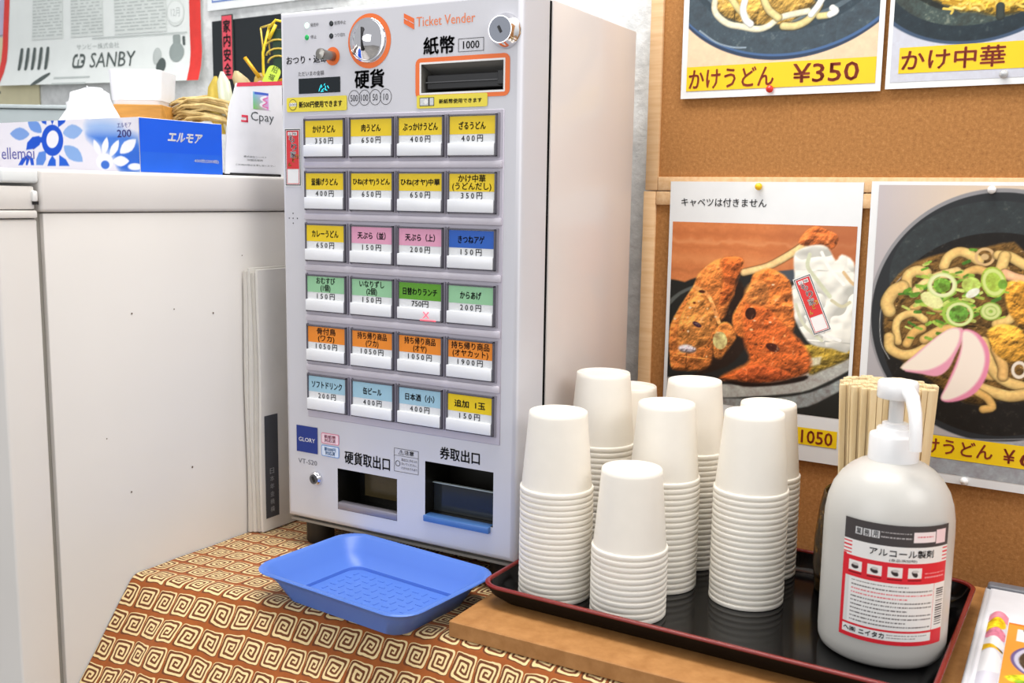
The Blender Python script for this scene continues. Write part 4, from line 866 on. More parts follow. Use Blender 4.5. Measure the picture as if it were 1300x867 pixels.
m = MB(); m.box(.002, W_ - .002, .006, .062, .0318, .0350, mat('base_plate_paint', '8f8b84', .4)); m.build('base_plate', tm)
for x, y in ((.03, .03), (.308, .03), (.03, .27), (.308, .27)):
    m = MB(); m.lathe([(.016, .0005), (.018, .004), (.018, .0325)], black, 20, x, y, cap0=True, cap1=True); m.build('rubber_foot', tm, True, 50)
panelm = mat('panel_plastic', 'bdb8c4', 0.35, var=.02)
m = MB(); m.box(.0382, .3165, -.0012, 0.0005, .1735, .5427, panelm, .0006, 1)
for i in range(5):
    z = .5383 - i * .0619 - .0455 - .0082; m.box(.0385, .3160, -.0040, -.0008, z - .0042, z + .0042, mat('panel_ridge', 'c6c1cb', .3), .0015, 2)
m.build('button_panel', tm, True, 40)
Y, P_, B_, M_, G_, O_, L_ = 'eccb00', 'e09cba', '125abc', '93c99c', '5aa01c', 'ee8a1a', '9fc8da'
BT = [[('かけうどん', '350円', Y), ('肉うどん', '650円', Y), ('ぶっかけうどん', '400円', Y), ('ざるうどん', '400円', Y)],
      [('釜揚げうどん', '400円', Y), ('ひね(オヤ)うどん', '650円', Y), ('ひね(オヤ)中華', '650円', Y), ('かけ中華\n(うどんだし)', '350円', Y)],
      [('カレーうどん', '650円', Y), ('天ぷら（並）', '150円', P_), ('天ぷら（上）', '200円', P_), ('きつねアゲ', '150円', B_)],
      [('おむすび\n(1個)', '150円', M_), ('いなりずし\n(2個)', '150円', M_), ('日替わりランチ', '750円', G_), ('からあげ', '200円', M_)],
      [('骨付鳥\n(ワカ)', '1050円', O_), ('持ち帰り商品\n(ワカ)', '1050円', O_), ('持ち帰り商品\n(オヤ)', '1050円', O_), ('持ち帰り商品\n(オヤカット)', '1900円', O_)],
      [('ソフトドリンク', '200円', L_), ('缶ビール', '400円', L_), ('日本酒（小）', '400円', L_), ('追加  1玉', '150円', Y)]]
CN = {Y: 'yellow', P_: 'pink', B_: 'blue', M_: 'mint green', G_: 'bright green', O_: 'orange', L_: 'light blue'}
bez = mat('button_frame', '55535c', 0.2); cardm = mat('button_card', 'e4e6e8', 0.45, var=.02); flapm = mat('button_key', 'eceef2', 0.3, var=.02)
gapm = mat('button_gap', '8f8b96', .3)
for r, row in enumerate(BT):
    for c, (nm, pr, colr) in enumerate(row):
        x0 = (.0412, .1101, .1790, .2475)[c]; x1 = (.1026, .1729, .2414, .3096)[c]; z1 = .5383 - r * .0619; z0 = z1 - .0455
        m = MB()
        for a, b, cc, d in ((x0, x0 + .0017, z0, z1), (x1 - .0017, x1, z0, z1), (x0, x1, z0, z0 + .0015), (x0, x1, z1 - .0019, z1)): m.box(a, b, -.0058, -.0010, cc, d, bez, .0004, 1)
        m.box(x0 - .0022, x0, -.0030, -.0010, z0 - .001, z1 + .001, gapm); m.box(x1, x1 + .0022, -.0030, -.0010, z0 - .001, z1 + .001, gapm)
        bt = tag(m.build('ticket_button', tm), f'{CN[colr]} meal button reading {nm.replace(chr(10), " ")} {pr}')
        zc = z1 - .0215
        m = MB(); m.box(x0 + .0017, x1 - .0017, -.0042, -.0012, z0 + .0015, z1 - .0019, cardm); m.rect(x0 + .0020, x1 - .0020, zc, z1 - .0022, mat('card_' + CN[colr].replace(' ', '_'), colr, .45, var=.02), fm(.0044)); m.build('name_card', bt)
        m = MB(); dzf = random.uniform(-.0004, .0004); m.box(x0 + .0002, x1 - .0024, -.0066, -.0036, z0 + .0012, z0 + .0150 + dzf, flapm, .0009, 2)
        m.build('push_key', bt, True, 40)
        m = MB(); two = '\n' in nm; mx = (x0 + x1) / 2
        n = max(len(q) for q in nm.split('\n')); wd = min(.0530, .0066 * n + .001) if not two else min(.050, .0072 * n)
        if two: m.text(nm, mx - wd / 2, mx + wd / 2, zc + .0005, z1 - .0032, ink, fm(.0046), .012)
        else: m.text(nm, mx - wd / 2, mx + wd / 2, zc + .0052, zc + .0135, ink, fm(.0046), .018)
        pw = .0058 * len(pr) + (.004 if nm != '日替わりランチ' else 0)
        m.text(' '.join(pr[:-1]) + ' 円' if nm != '日替わりランチ' else pr, mx - pw / 2, mx + pw / 2, z0 + .0158, zc - .0008, ink, fm(.0046), .006)
        m.build('lettering', bt)
        if nm == '日替わりランチ':
            m = MB(); redl = mat('lit_red', 'ff5a6a', .4, var=0, emit=1.3)
            for s_ in (-1, 1): m.tube([(mx + .0100 - .0035, -.0068, z0 + .0075 - .0035 * s_), (mx + .0100 + .0035, -.0068, z0 + .0075 + .0035 * s_)], .0007, redl, 6)
            m.box(mx + .002, mx + .023, -.0069, -.0060, z0 + .0008, z0 + .0022, redl); m.build('sold_out_lamp', bt)
# signs, lamps, mouths
LB = mat('letter_black', '26262c', .5, var=0)
def part_text(name, items, off=.0004, m0=LB):
    m = MB()
    for t_ in items:
        m.text(t_[0], t_[1], t_[2], t_[3], t_[4], t_[5] if len(t_) > 5 else m0, fm(off), t_[6] if len(t_) > 6 else .01)
    return m.build(name, tm)
OI = mat('orange_ink', 'ef7f45', .45, var=0)
part_text('lettering', [('おつり・返却', .0119, .0740, .6035, .6130), ('ただいまの金額', .0302, .0696, .5890, .5945, LB, 0), ('硬貨', .1155, .1572, .5715, .5920, LB, .02), ('紙幣', .2118, .2522, .6045, .6230, LB, .02),
    ('1000', .2635, .2840, .6080, .6160), ('発売中', .0500, .0620, .6450, .6495, LB, 0), ('停止', .0500, .0590, .6315, .6358, LB, 0), ('紙幣中止', .0860, .1030, .6450, .6495, LB, 0), ('つり切れ', .0860, .1020, .6312, .6355, LB, 0),
    ('VT-S20', .0206, .0512, .1110, .1172, mat('grey_ink', '6a6a72', .5), 0), ('硬貨取出口', .0955, .1640, .1210, .1370, LB, .012), ('券取出口', .2361, .2899, .1470, .1615, LB, .012), ('Ticket Vender', .2020, .2785, .6352, .6456, OI, .0)])
m = MB(); m.frame(.2573, .2898, .6048, .6190, .0006, LB, fm(.0004)); m.build('value_box', tm)
m = MB(); m.add([(.1851, -.0005, .6510), (.1851, -.0005, .6400), (.1990, -.0005, .6325), (.1990, -.0005, .6445)], [(0, 1, 2, 3)], mat('logo_orange', 'ee6a22', .4, var=0))
m.add([(.1851, -.0007, .6462), (.1905, -.0007, .6432), (.1905, -.0007, .6424), (.1851, -.0007, .6454)], [(0, 1, 2, 3)][:1], doorm); m.add([(.1915, -.0007, .6430), (.1990, -.0007, .6392), (.1990, -.0007, .6386), (.1915, -.0007, .6424)], [(0, 1, 2, 3)], doorm)
m.build('emblem', tm)
for (x, s_, w) in ((.1141, '500', .0108), (.1293, '100', .0105), (.1446, '50', .0072), (.1597, '10', .0068)):
    m = MB(); m.disc(x, .5609, .0082, LB, fm(.0004), rz=.0090, n=28, inner=.93); m.text(s_, x - w / 2, x + w / 2, .5570, .5646, LB, fm(.0004), .0); m.build('coin_mark', tm)
for x, z, c_, e in ((.0442, .6473, 'c8ffdf', 1.6), (.0440, .6336, '14a050', .25), (.0812, .6471, '20262a', 0), (.0810, .6330, '20262a', 0)):
    m = MB(); m.lathe([(.0001, -.0012), (.0022, -.0010), (.0032, -.0002), (.0034, .0002)], mat('lamp_' + c_, c_, .25, var=0, emit=e), 16, x, z, axis='y'); m.build('indicator_lamp', tm, True)
m = MB(); m.rect(.0306, .0939, .5685, .5863, mat('display_glass', '0f1a20', .12, var=0), fm(.0005)); dsp = m.build('display', tm)
m = MB(); cy = mat('cyan_light', '35d6e6', .4, var=0, emit=1.2)
for x0, z0_, x1_, z1_ in ((.0620, .5705, .0640, .5750), (.0650, .5700, .0690, .5705), (.0655, .5745, .0670, .5765), (.0665, .5715, .0700, .5735), (.0700, .5770, .0712, .5790), (.0718, .5715, .0722, .5765), (.0715, .5725, .0745, .5712), (.0752, .5765, .0770, .5735), (.0640, .5755, .0660, .5780)):
    m.tube([(x0, -.0009, z0_), (x1_, -.0009, z1_)], .0004, cy, 5)
m.build('digit_segments', dsp)
# coin mouth, return lever, note mouth
m = MB(); m.disc(.1366, .6240, .0305, orange, fm(.0004), n=40, inner=.80); m.build('coin_ring', tm)
m = MB(); m.lathe([(.0001, -.0120), (.008, -.0108), (.015, -.0078), (.0205, -.0035), (.0232, -.0018), (.0248, -.0022), (.0252, 0)], chrome, 40, .1345, .6250, axis='y'); cm = m.build('coin_mouth', tm, True)
m = MB(); m.box(.1338, .1354, -.0126, -.006, .6120, .6380, black); m.build('coin_slot', cm)
m = MB(); m.disc(.0829, .6099, .0105, orange, fm(.0004), n=28, inner=.5); m.build('lever_ring', tm)
m = MB(); m.lathe([(.0055, .0), (.0055, -.019), (.0062, -.0192), (.0066, -.0215), (.0060, -.0235), (.0001, -.0245)], mat('lever_metal', '96948e', .3, .9), 20, .0829, .6099, axis='y'); m.build('return_lever', tm, True, 50)
m = MB(); m.frame(.2009, .3225, .5565, .6010, .0058, orange, fm(.0005), r=.007); m.frame(.2065, .3168, .5610, .5962, .0021, paper, fm(.0006), r=.001); m.build('note_ring', tm)
m = MB(); m.box(.2120, .3140, .006, .030, .5672, .5830, black, .001); m.box(.2120, .3060, .0035, .006, .5742, .5752, mat('slot_edge', '4a4a4c', .3)); m.box(.3055, .3135, .002, .012, .5690, .5845, black, .001); m.build('note_slot', tm)
m = MB(); m.add([(.2088, .001, .5941), (.3145, .001, .5941), (.3145, .026, .5850), (.2088, .026, .5850)], [(0, 1, 2, 3)], mat('note_hood', '8f8d88', .4)); m.add([(.2088, .001, .5632), (.3145, .001, .5632), (.3145, .026, .5672), (.2088, .026, .5672)], [(0, 3, 2, 1)], mat('note_hood', '8f8d88', .4)); m.build('note_funnel', tm)
ylw = mat('yellow_sticker', 'ecd93c', .4, var=.02)
for x0, x1, z0, z1, tx, lb in ((.0116, .1038, .5474, .5644, '新500円使用できます', 'yellow sticker about new 500 yen coins'), (.2030, .2954, .5462, .5606, '新紙幣使用できます', 'yellow sticker about new banknotes')):
    m = MB(); m.rect(x0, x1, z0, z1, ylw, fm(.0009), r=.002); s_ = tag(m.build('sticker', tm), lb); m = MB(); bw = .0135 if '500' in tx else .024
    if '500' in tx: m.disc(x0 + .010, (z0 + z1) / 2, .0062, ink, fm(.0011), rz=.0066, inner=0); m.disc(x0 + .010, (z0 + z1) / 2, .0055, ylw, fm(.0012), rz=.0059); m.rect(x0 + .0045, x0 + .0155, (z0 + z1) / 2 - .0018, (z0 + z1) / 2 + .0022, paper, fm(.0013)); m.text('500', x0 + .005, x0 + .015, (z0 + z1) / 2 - .0012, (z0 + z1) / 2 + .0016, ink, fm(.0014), 0)
    else: m.rect(x0 + .004, x0 + .0235, z0 + .0025, z1 - .0025, ink, fm(.0011)); m.rect(x0 + .0047, x0 + .0228, z0 + .0032, z1 - .0032, mat('note_print', 'cfd3d6', .5, var=.2, scale=800), fm(.0012)); m.rect(x0 + .016, x0 + .0175, z0 + .0032, z1 - .0032, ink, fm(.0013)); m.disc(x0 + .0125, (z0 + z1) / 2, .0026, paper, fm(.0013))
    m.text(tx, x0 + bw + .006, x1 - .007, z0 + .0046, z1 - .0050, ink, fm(.0011), .02); m.build('lettering', s_)
# lower plates
m = MB(); m.rect(.0187, .0527, .1262, .1602, mat('navy_print', '0c2f86', .3, var=.03), fm(.0008)); g_ = m.build('maker_plate', tm); m = MB(); m.text('GLORY', .0225, .0490, .1400, .1452, paper, fm(.0010), 0); m.build('lettering', g_)
for z0, z1, c1_, c2_, tx in ((.1418, .1555, 'e58aa2', 'f6d9e2', '新紙幣\n対応済'), (.1256, .1399, '6f9fdc', 'dbe8f8', '新500円\n対応済')):
    m = MB(); m.rect(.0588, .0870, z0, z1, mat('sk_' + c1_, c1_, .4), fm(.0006), r=.002); m.rect(.0598, .0860, z0 + .001, z1 - .001, mat('sk_' + c2_, c2_, .4), fm(.0008), r=.0015); s_ = m.build('sticker', tm)
    m = MB(); m.text(tx, .0640, .0818, z0 + .0022, z1 - .0022, mat('sk_' + c1_, c1_, .4), fm(.0010), .02); m.build('lettering', s_)
m = MB(); m.frame(.1705, .2058, .1223, .1511, .0005, LB, fm(.0004)); m.rect(.1705, .2058, .1420, .1424, LB, fm(.0004)); m.text('⚠注意', .1770, .1990, .1438, .1496, LB, fm(.0004), .01)
m.disc(.1758, .1325, .0036, LB, fm(.0004), inner=.8)
for i, tx in enumerate(('取出口に手を入れ', 'ないでください。', 'けがのおそれあり')): m.text(tx, .1812, .2040, .1362 - i * .0050, .1395 - i * .0050, LB, fm(.0004), 0)
m.build('caution_label', tm)
shop_sticker('shop_sticker', tm, lambda x, z, k: (.0068 + x, -.0005 - .0002 * k, .4586 + z), .0258, .0697)
m = MB()
for dx, dz in ((0, 0), (-.0062, 0), (.0068, 0), (0, .0060), (0, -.0060)): m.disc(.0183 + dx, .4197 + dz, .0009, LB, fm(.0003), n=10)
tag(m.build('speaker_hole', tm), kind='stuff')
def lock(x, z, r, h, ro):
    m = MB(); m.lathe([(ro, 0), (ro, -.002), (ro * .92, -.004), (r, -h * .9), (r * .97, -h), (r * .9, -h)], chrome, 32, x, z, axis='y'); k = m.build('key_lock', tm, True, 50)
    m = MB(); m.lathe([(r * .93, -h + .0004), (r * .9, -h - .0004), (.0001, -h - .0004)], dark_steel, 28, x, z, axis='y'); f_ = m.build('lock_face', k, True, 40)
    m = MB(); m.box(-.0014, .0014, -.0003, .0003, -.0042, .0042, black); vs = [(x + p[0] * .8 - p[2] * .6 * .7, -h - .0009 + p[1], z + p[2] * .75 + p[0] * .6) for p in m.v]; m.v = vs; m.build('keyhole', k)
lock(.3168, .6235, .0145, .013, .0182); lock(.0500, .0948, .0068, .006, .0092)
m = MB(); m.box(.0840, .1743, -.0004, .010, .0607, .0695, mat('outlet_lip', '8f8c96', .35, .3), .0008); m.build('outlet_lip', tm, True, 40)
m = MB(); m.box(.2153, .3052, -.0050, .010, .0690, .0768, mat('blue_lip', '4a76b4', .35), .0012); m.build('outlet_lip', tm, True, 40)
m = MB(); m.box(.2153, .3081, .018, .020, .0765, .1120, mat('smoked_flap', '2c2f30', .12), .0005); m.box(.2153, .3081, .016, .0195, .1112, .1124, mat('flap_edge', 'aab4b0', .3)); m.build('ticket_flap', tm)
m = MB(); m.box(.1000, .1720, .034, .036, .0720, .1110, mat('brown_flap', '4b4029', .18)); m.build('coin_flap', tm)

# ------------------------------------------------------------------ blue plastic tray in front of the machine
bl = mat('blue_plastic', '557cd0', 0.36, var=.02, scale=8, spec=.4)
def rrect(hx, hy, r, z, n=8):
    out = []
    for cx_, cy_, a0 in ((hx - r, -hy + r, -90), (hx - r, hy - r, 0), (-hx + r, hy - r, 90), (-hx + r, -hy + r, 180)):
        for k in range(n): a = math.radians(a0 + 90 * k / (n - 1)); out.append((cx_ + r * math.cos(a), cy_ + r * math.sin(a), z))
    return out
bt = thing('plastic_tray', 'shallow blue plastic tray on the patterned cloth in front of the ticket machine', 'tray', (0.2111, -0.0927, 0.0002), math.radians(-6.07))
m = MB(); hx, hy = .1151, .0817
m.loops([rrect(.0832, .0550, .016, .0008), rrect(.0860, .0575, .019, .0012), rrect(.0990, .0680, .024, .022), rrect(hx - .005, hy - .005, .027, .0332), rrect(hx, hy, .030, .0342), rrect(hx + .0008, hy + .0008, .030, .0354), rrect(hx, hy, .030, .0366), rrect(hx - .0045, hy - .0045, .027, .0364),
         rrect(hx - .0072, hy - .0072, .026, .0342), rrect(.0965, .0655, .022, .020), rrect(.0855, .0570, .018, .0072), rrect(.0835, .0552, .017, .0066), rrect(.0828, .0545, .0165, .0030), rrect(.0812, .0530, .016, .0026), rrect(.0806, .0524, .0157, .0042), rrect(.0790, .0508, .015, .0044)], bl, cap0=True, cap1=True)
m.build('shell', bt, True, 50)
m = MB()
for i in range(11):
    for j in range(7):
        x, y = -.066 + i * .0132, -.038 + j * .0127
        m.box(x - .0042, x + .0042, y - .0011, y + .0011, .0043, .0049, bl) if (i + j) % 2 else m.box(x - .0011, x + .0011, y - .0042, y + .0042, .0043, .0049, bl)
tag(m.build('floor_ribs', bt), kind='stuff')

# ------------------------------------------------------------------ MDF board, lacquer tray
mdf = noise_mat('mdf_wood', [(.3, 'a06c36'), (.7, 'b9844c')], 60, .6, (1, 1, 1), bump=.08)
sl = thing('wooden_board', 'thick light brown wooden board lying on the cloth under the black tray', 'board', (0.332, -0.128, 0))
m = MB(); m.box(0, 0.62, 0, 0.392, 0.0012, 0.0182, mdf, .0008, 1); m.build('board_slab', sl)
tr = thing('lacquer_tray', 'black lacquer tray with a dark red rim holding the cups and the sanitizer', 'tray', (0.5672, 0.0640, 0.0184), math.radians(-1.6))
lac = mat('black_lacquer', '080809', 0.12, var=0, spec=.28); lacr = mat('red_lacquer', '7c2420', 0.25, var=.05)
a, b = .2275, .1500
m = MB(); m.loops([rrect(a - .024, b - .024, .012, .0002), rrect(a - .020, b - .020, .014, .0006), rrect(a - .006, b - .006, .022, .012), rrect(a - .0005, b - .0005, .024, .0226)], mat('black_lacquer_outside', '0b0a0b', .5, var=0, spec=.15), cap0=True)
m.loops([rrect(a - .0048, b - .0048, .021, .0226), rrect(a - .010, b - .010, .018, .012), rrect(a - .021, b - .021, .012, .0046), rrect(a - .026, b - .026, .010, .0042)], lac, cap1=True); m.build('tray_body', tr, True, 50)
m = MB(); m.loops([rrect(a - .0003, b - .0003, .024, .0222), rrect(a, b, .024, .0240), rrect(a - .0012, b - .0012, .0235, .0250), rrect(a - .0040, b - .0040, .0215, .0250), rrect(a - .0050, b - .0050, .021, .0240), rrect(a - .0050, b - .0050, .021, .0222)], lacr); m.build('red_rim', tr, True, 60)

# ------------------------------------------------------------------ paper cups, every cup its own object
cupm = mat('cup_paper', 'f9f3e7', 0.5, var=.012, scale=60, sss=.12)
def cup_mesh():
    p = [(.0378, .0016), (.0386, .0004), (.0394, .0003), (.0398, .0010), (.0397, .0040), (.0394, .0048), (.0386, .0051), (.0379, .0052), (.0362, .025), (.0345, .045), (.0329, .064), (.03145, .0815), (.03105, .0855), (.0303, .0864), (.0297, .0856), (.0295, .0832), (.0001, .0832)]
    q = [(.0374, .0022), (.0371, .006), (.0355, .026), (.0310, .078), (.0296, .0822), (.0001, .0822)]
    m = MB(); m.lathe(p, cupm, 44); m.lathe(q[::-1], cupm, 44); return m
c0 = cup_mesh().build('paper_cup', None, True, 60); CH = .0864
def ordinal(n): return f"{n}{'th' if 10 <= n % 100 <= 20 else {1: 'st', 2: 'nd', 3: 'rd'}.get(n % 10, 'th')}"
stacks = [('leftmost stack, beside the machine', .3952, -.0131, .2253, 20), ('short front stack', .4832, -.0176, .1768, 12), ('middle stack behind the short one', .4834, .0758, .2288, 20),
          ('front right stack', .5796, .0820, .2285, 20), ('tall back left stack', .3932, .1060, .2495, 23), ('back middle stack', .4859, .1600, .2416, 22), ('back right stack', .5697, .1740, .2216, 19), ('hindmost stack, half hidden', .4020, .1690, .2248, 19)]
first = True
for nm, x, y, zt, n in stacks:
    s_ = (zt - .0228 - CH) / (n - 1)
    for i in range(n):
        o = c0 if first else c0.copy()
        if not first: COL.objects.link(o)
        first = False
        o.location = (x + random.uniform(-.00012, .00012), y + random.uniform(-.00012, .00012), .0228 + i * s_); o.rotation_euler = (0, 0, random.uniform(0, 6))
        k = n - i
        tag(o, f'upside down white paper cup topping the {nm}' if k == 1 else f'white paper cup, {ordinal(k)} from top, {nm}', 'cup', f'upside down paper cups in the {nm}')

# ------------------------------------------------------------------ hand sanitizer
bm_ = mat('bottle_plastic', 'c6c4be', 0.32, var=.01, sss=.25); pumpm = mat('pump_plastic', 'f1f1f1', 0.28, var=.01)
bo = thing('sanitizer_bottle', 'large translucent white pump bottle of hand sanitizer with a red and white label', 'bottle', (.7267, .0352, .0228), 0)
m = MB(); R0 = .0590
m.lathe([(.0001, .002), (.045, .0015), (.052, .0), (.0565, .003), (.0585, .008), (R0, .016), (R0, .122), (.0585, .134), (.0565, .147), (.0525, .159), (.0465, .169), (.0390, .177), (.0310, .1825), (.0240, .1855), (.0220, .187)], bm_, 64); m.build('bottle_body', bo, True, 60)
m = MB(); m.lathe([(.0215, 0.1860), (.0228, 0.1865), (.0228, 0.2085), (.0220, 0.2105), (.0170, 0.2108), (.0165, 0.2115), (.0165, 0.2160), (.0155, 0.2172), (.0120, 0.2175), (.0118, 0.2215), (.0070, 0.2225)], pumpm, 40); m.build('pump_collar', bo, True, 45)
m = MB(); m.lathe([(.0068, 0.2210), (.0068, 0.2510)], mat('pump_stem', 'dcdcda', .3), 24); m.build('pump_stem', bo, True)
m = MB(); m.lathe([(.0060, 0.2455), (.0178, 0.2455), (.0184, 0.2465), (.0184, 0.2595), (.0172, 0.2615), (.0001, 0.2625)], pumpm, 40)
hd = m.build('pump_head', bo, True, 45)
dx, dy = .50, -.866
def npt(s_, z): return (dx * s_ + .004, dy * s_, z)
m = MB(); m.tube([npt(-.004, 0.2520), npt(.012, 0.2550), npt(.024, 0.2500), npt(.032, 0.2380), npt(.037, 0.2210), npt(.0385, 0.2040)], [.0072, .0070, .0066, .0060, .0056, .0054], pumpm, 16); m.build('nozzle', hd, True, 60)
# label on the curved front
th0, th1 = math.radians(-120.5), math.radians(-22.5); zl0, zl1 = .0260, .1395
LW = (th1 - th0) * R0 * 1000; LH = (zl1 - zl0) * 1000
cv = Canvas(LW, LH, .42, 'ecebe8', 51)
DK, RD = '4a4646', 'dd2f3a'
h_ = LH
cv.rect(0, LW, 0, h_ * .175, DK); cv.rect(0, LW, h_ * .31, h_ * .485, RD); cv.rect(0, LW * .035, h_ * .3, h_, RD); cv.rect(0, LW, h_ * .955 + 1.2, h_, RD); cv.rect(0, LW, h_ * .875, h_ * .895, RD)
for i in range(4): cv.rect(0, LW * .085, h_ * (.19 + i * .031), h_ * (.203 + i * .031), RD); cv.rect(LW * .93, LW, h_ * (.19 + i * .031), h_ * (.203 + i * .031), RD)
cv.rect(LW * .855, LW, h_ * .875, h_, RD); cv.rect(LW * .62, LW * .83, h_ * .05, h_ * .135, 'f3e6e6'); cv.rect(LW * .84, LW * .955, h_ * .035, h_ * .15, 'f3d9dc')
cv.rect(LW * .11, LW * .175, h_ * .06, h_ * .12, 'dddddd'); cv.rect(LW * .185, LW * .25, h_ * .06, h_ * .12, 'dddddd'); cv.rect(LW * .26, LW * .325, h_ * .06, h_ * .12, 'dddddd')
for i in range(4):
    x = LW * (.065 + i * .175); cv.rect(x, x + LW * .125, h_ * .345, h_ * .43, 'efeae6'); cv.ell('3a3434', (x + LW * .06, h_ * .395), LW * .035, h_ * .02, .3 * i); cv.ell('c9c4c0', (x + LW * .065, h_ * .375), LW * .03, h_ * .012)
    cv.rect(x, x + LW * .125, h_ * .443, h_ * .455, '7a1a20')
cv.rect(LW * .855, LW * .862, h_ * .485, h_ * .875, RD); cv.rect(LW * .035, LW * .075, h_ * .485, h_ * .875, 'dcdcd8')
rr = np.random.default_rng(3)
def small_print(x0, x1, y, col, hh=1.1):
    x = x0
    while x < x1: w_ = rr.uniform(.8, 2.6); cv.rect(x, min(x1, x + w_), y, y + hh, col); x += w_ + rr.uniform(.3, .9)
for i in range(11): small_print(LW * .10, LW * (.84 if i % 3 else .6), h_ * (.505 + i * .0335), 'e06a70' if i in (2, 3) else '6a6462')
small_print(LW * .34, LW * .60, h_ * .06, 'b5b1b0'); small_print(LW * .34, LW * .60, h_ * .10, 'b5b1b0'); small_print(LW * .65, LW * .81, h_ * .085, 'd86a70')
small_print(LW * .44, LW * .82, h_ * .912, '8a8482', .8); small_print(LW * .44, LW * .70, h_ * .935, '8a8482', .8)
small_print(LW * .75, LW * .97, h_ * .39, 'f0a0a4'); small_print(LW * .75, LW * .97, h_ * .42, 'f0a0a4')
for i in range(16): cv.rect(LW * .89, LW * .985, h_ * (.53 + i * .020), h_ * (.53 + i * .020 + rr.choice([.004, .008, .012])), '2a2828')
def lmap(off):
    def f(x, y):
        t_ = th0 + x / 1000 / R0; return ((R0 + off) * np.cos(t_), (R0 + off) * np.sin(t_), zl1 - y / 1000)
    return f
lo = cv.sheet('product_label', lmap(.0004), print_mat('label_print', .35), bo)
m = MB(); lt = lambda x, z: tuple(float(q) for q in lmap(.0008)(x, z))
def ltext(tx, x0, x1, y0, y1, mt, bold=.01): m.text(tx, LW * x0, LW * x1, 0, 1, mt, lambda x, z: lt(x, h_ * (y1 - (y1 - y0) * z)), bold)
ltext('アルコール製剤', .25, .82, .200, .262, ink, .02); ltext('(食品添加物)', .42, .66, .275, .302, ink, 0); ltext('業', .12, .165, .065, .115, ink); ltext('務', .195, .24, .065, .115, ink); ltext('用', .27, .315, .065, .115, ink)
ltext('ニイタカ', .20, .42, .905, .948, ink, .04); ltext('ヘ㈱', .05, .17, .905, .948, ink, .03); m.build('lettering', lo)

# ------------------------------------------------------------------ chopsticks in a mottled holder
hc = (.6990, .1640)
ho = thing('chopstick_holder', 'dark mottled round holder full of wooden chopsticks behind the sanitizer bottle', 'holder', (*hc, .0228))
m = MB(); m.lathe([(.0001, .0), (.060, .0), (.064, .004), (.0665, .030), (.0660, .060), (.0625, .095), (.0590, .112), (.0575, .114), (.0555, .112), (.058, .095), (.062, .060), (.062, .030), (.058, .006), (.0001, .004)], noise_mat('mottled_glaze', [(.35, '1a1208'), (.55, '4a3312'), (.75, 'a87a2a')], 90, .2, bump=.3), 40); m.build('pot', ho, True, 60)
wood = noise_mat('chopstick_wood', [(.3, 'dcc08c'), (.7, 'f0dcb2')], 22, .55, (6, 6, .6), bump=.1)
def chop_mesh():
    m = MB()
    for s_ in (-1, 1):
        x0 = s_ * .0031; r = []
        for z, w_, d_ in ((0, .0018, .0018), (.05, .0022, .0019), (.2290, .0030, .0024), (.2300, .0026, .0020)):
            r.append([(x0 - w_ if s_ < 0 else x0 - w_ + .0002, -d_, z), (x0 + w_ - (.0002 if s_ < 0 else 0), -d_, z), (x0 + w_, d_, z), (x0 - w_, d_, z)])
        m.loops(r, wood, cap0=True, cap1=True)
    return m
ch0 = chop_mesh().build('chopsticks'); first = True
va = math.radians(30)   # rows run across the line of sight
nrow = 11
for r_ in range(nrow):
    yy = -.0450 + r_ * .0090; half = math.sqrt(max(0, .0490 ** 2 - yy ** 2)); n = max(1, int(2 * half / .0134) + (1 if r_ % 2 else 0)); n = min(n, int(2 * half / .0129) + 1)
    for i in range(n):
        xx = (i - (n - 1) / 2) * .0131 + random.uniform(-.0003, .0003)
        o = ch0 if first else ch0.copy()
        if not first: COL.objects.link(o)
        first = False
        X_ = xx * math.cos(va) - yy * math.sin(va); Y_ = xx * math.sin(va) + yy * math.cos(va); k = .80
        X0, Y0 = X_ * k, Y_ * k
        o.location = (hc[0] + X0, hc[1] + Y0, .0275 + random.uniform(0, .0035))
        d = Vector((X_ - X0, Y_ - Y0, .23)).normalized(); o.rotation_mode = 'QUATERNION'
        o.rotation_quaternion = Vector((0, 0, 1)).rotation_difference(d) @ Matrix.Rotation(va + random.uniform(-.05, .05), 3, 'Z').to_quaternion()
        tag(o, f'wooden chopstick pair in the holder, {ordinal(i + 1)} from left, {"front row" if r_ == 0 else ordinal(r_ + 1) + " row back"}', 'chopsticks', 'chopstick pairs bundled in the holder')
# ------------------------------------------------------------------ menu file at the right
mg = thing('menu_file', 'white menu file with a printed orange page, right of the black tray', 'file', (0.8065, -0.09, 0.0184))
m = MB(); m.box(-.002, .215, .0, .3290, .0, .0120, mat('file_white', 'd9dbe0', .35), .004, 3); m.build('file_cover', mg, True, 40)
m = MB(); m.box(.0, .215, .3180, .3345, .0005, .0165, mat('file_grey', '6f7178', .4), .0035, 3); m.build('back_edge', mg, True, 40)
for k in range(3):
    m = MB(); m.box(.004 + k * .0010, .212, .006 + k * .003, .3180 - k * .002, .0122 + k * .0009, .0129 + k * .0009, mat('page_white', 'e6e8ee', .4)); m.build('page', mg)
m = MB(); pr_ = [];
for i in range(14):
    y = .05 + .185 * i / 13
    pr_.append([(.009 + .017 * q / 8, y, .0150 + .0050 * math.sin(math.pi * q / 8)) for q in range(9)])
vs = [p for r in pr_ for p in r]; fs = [(i * 9 + k, i * 9 + k + 1, (i + 1) * 9 + k + 1, (i + 1) * 9 + k) for i in range(13) for k in range(8)]
cv = Canvas(22, 185, .8, 'd8d8e4', 61)
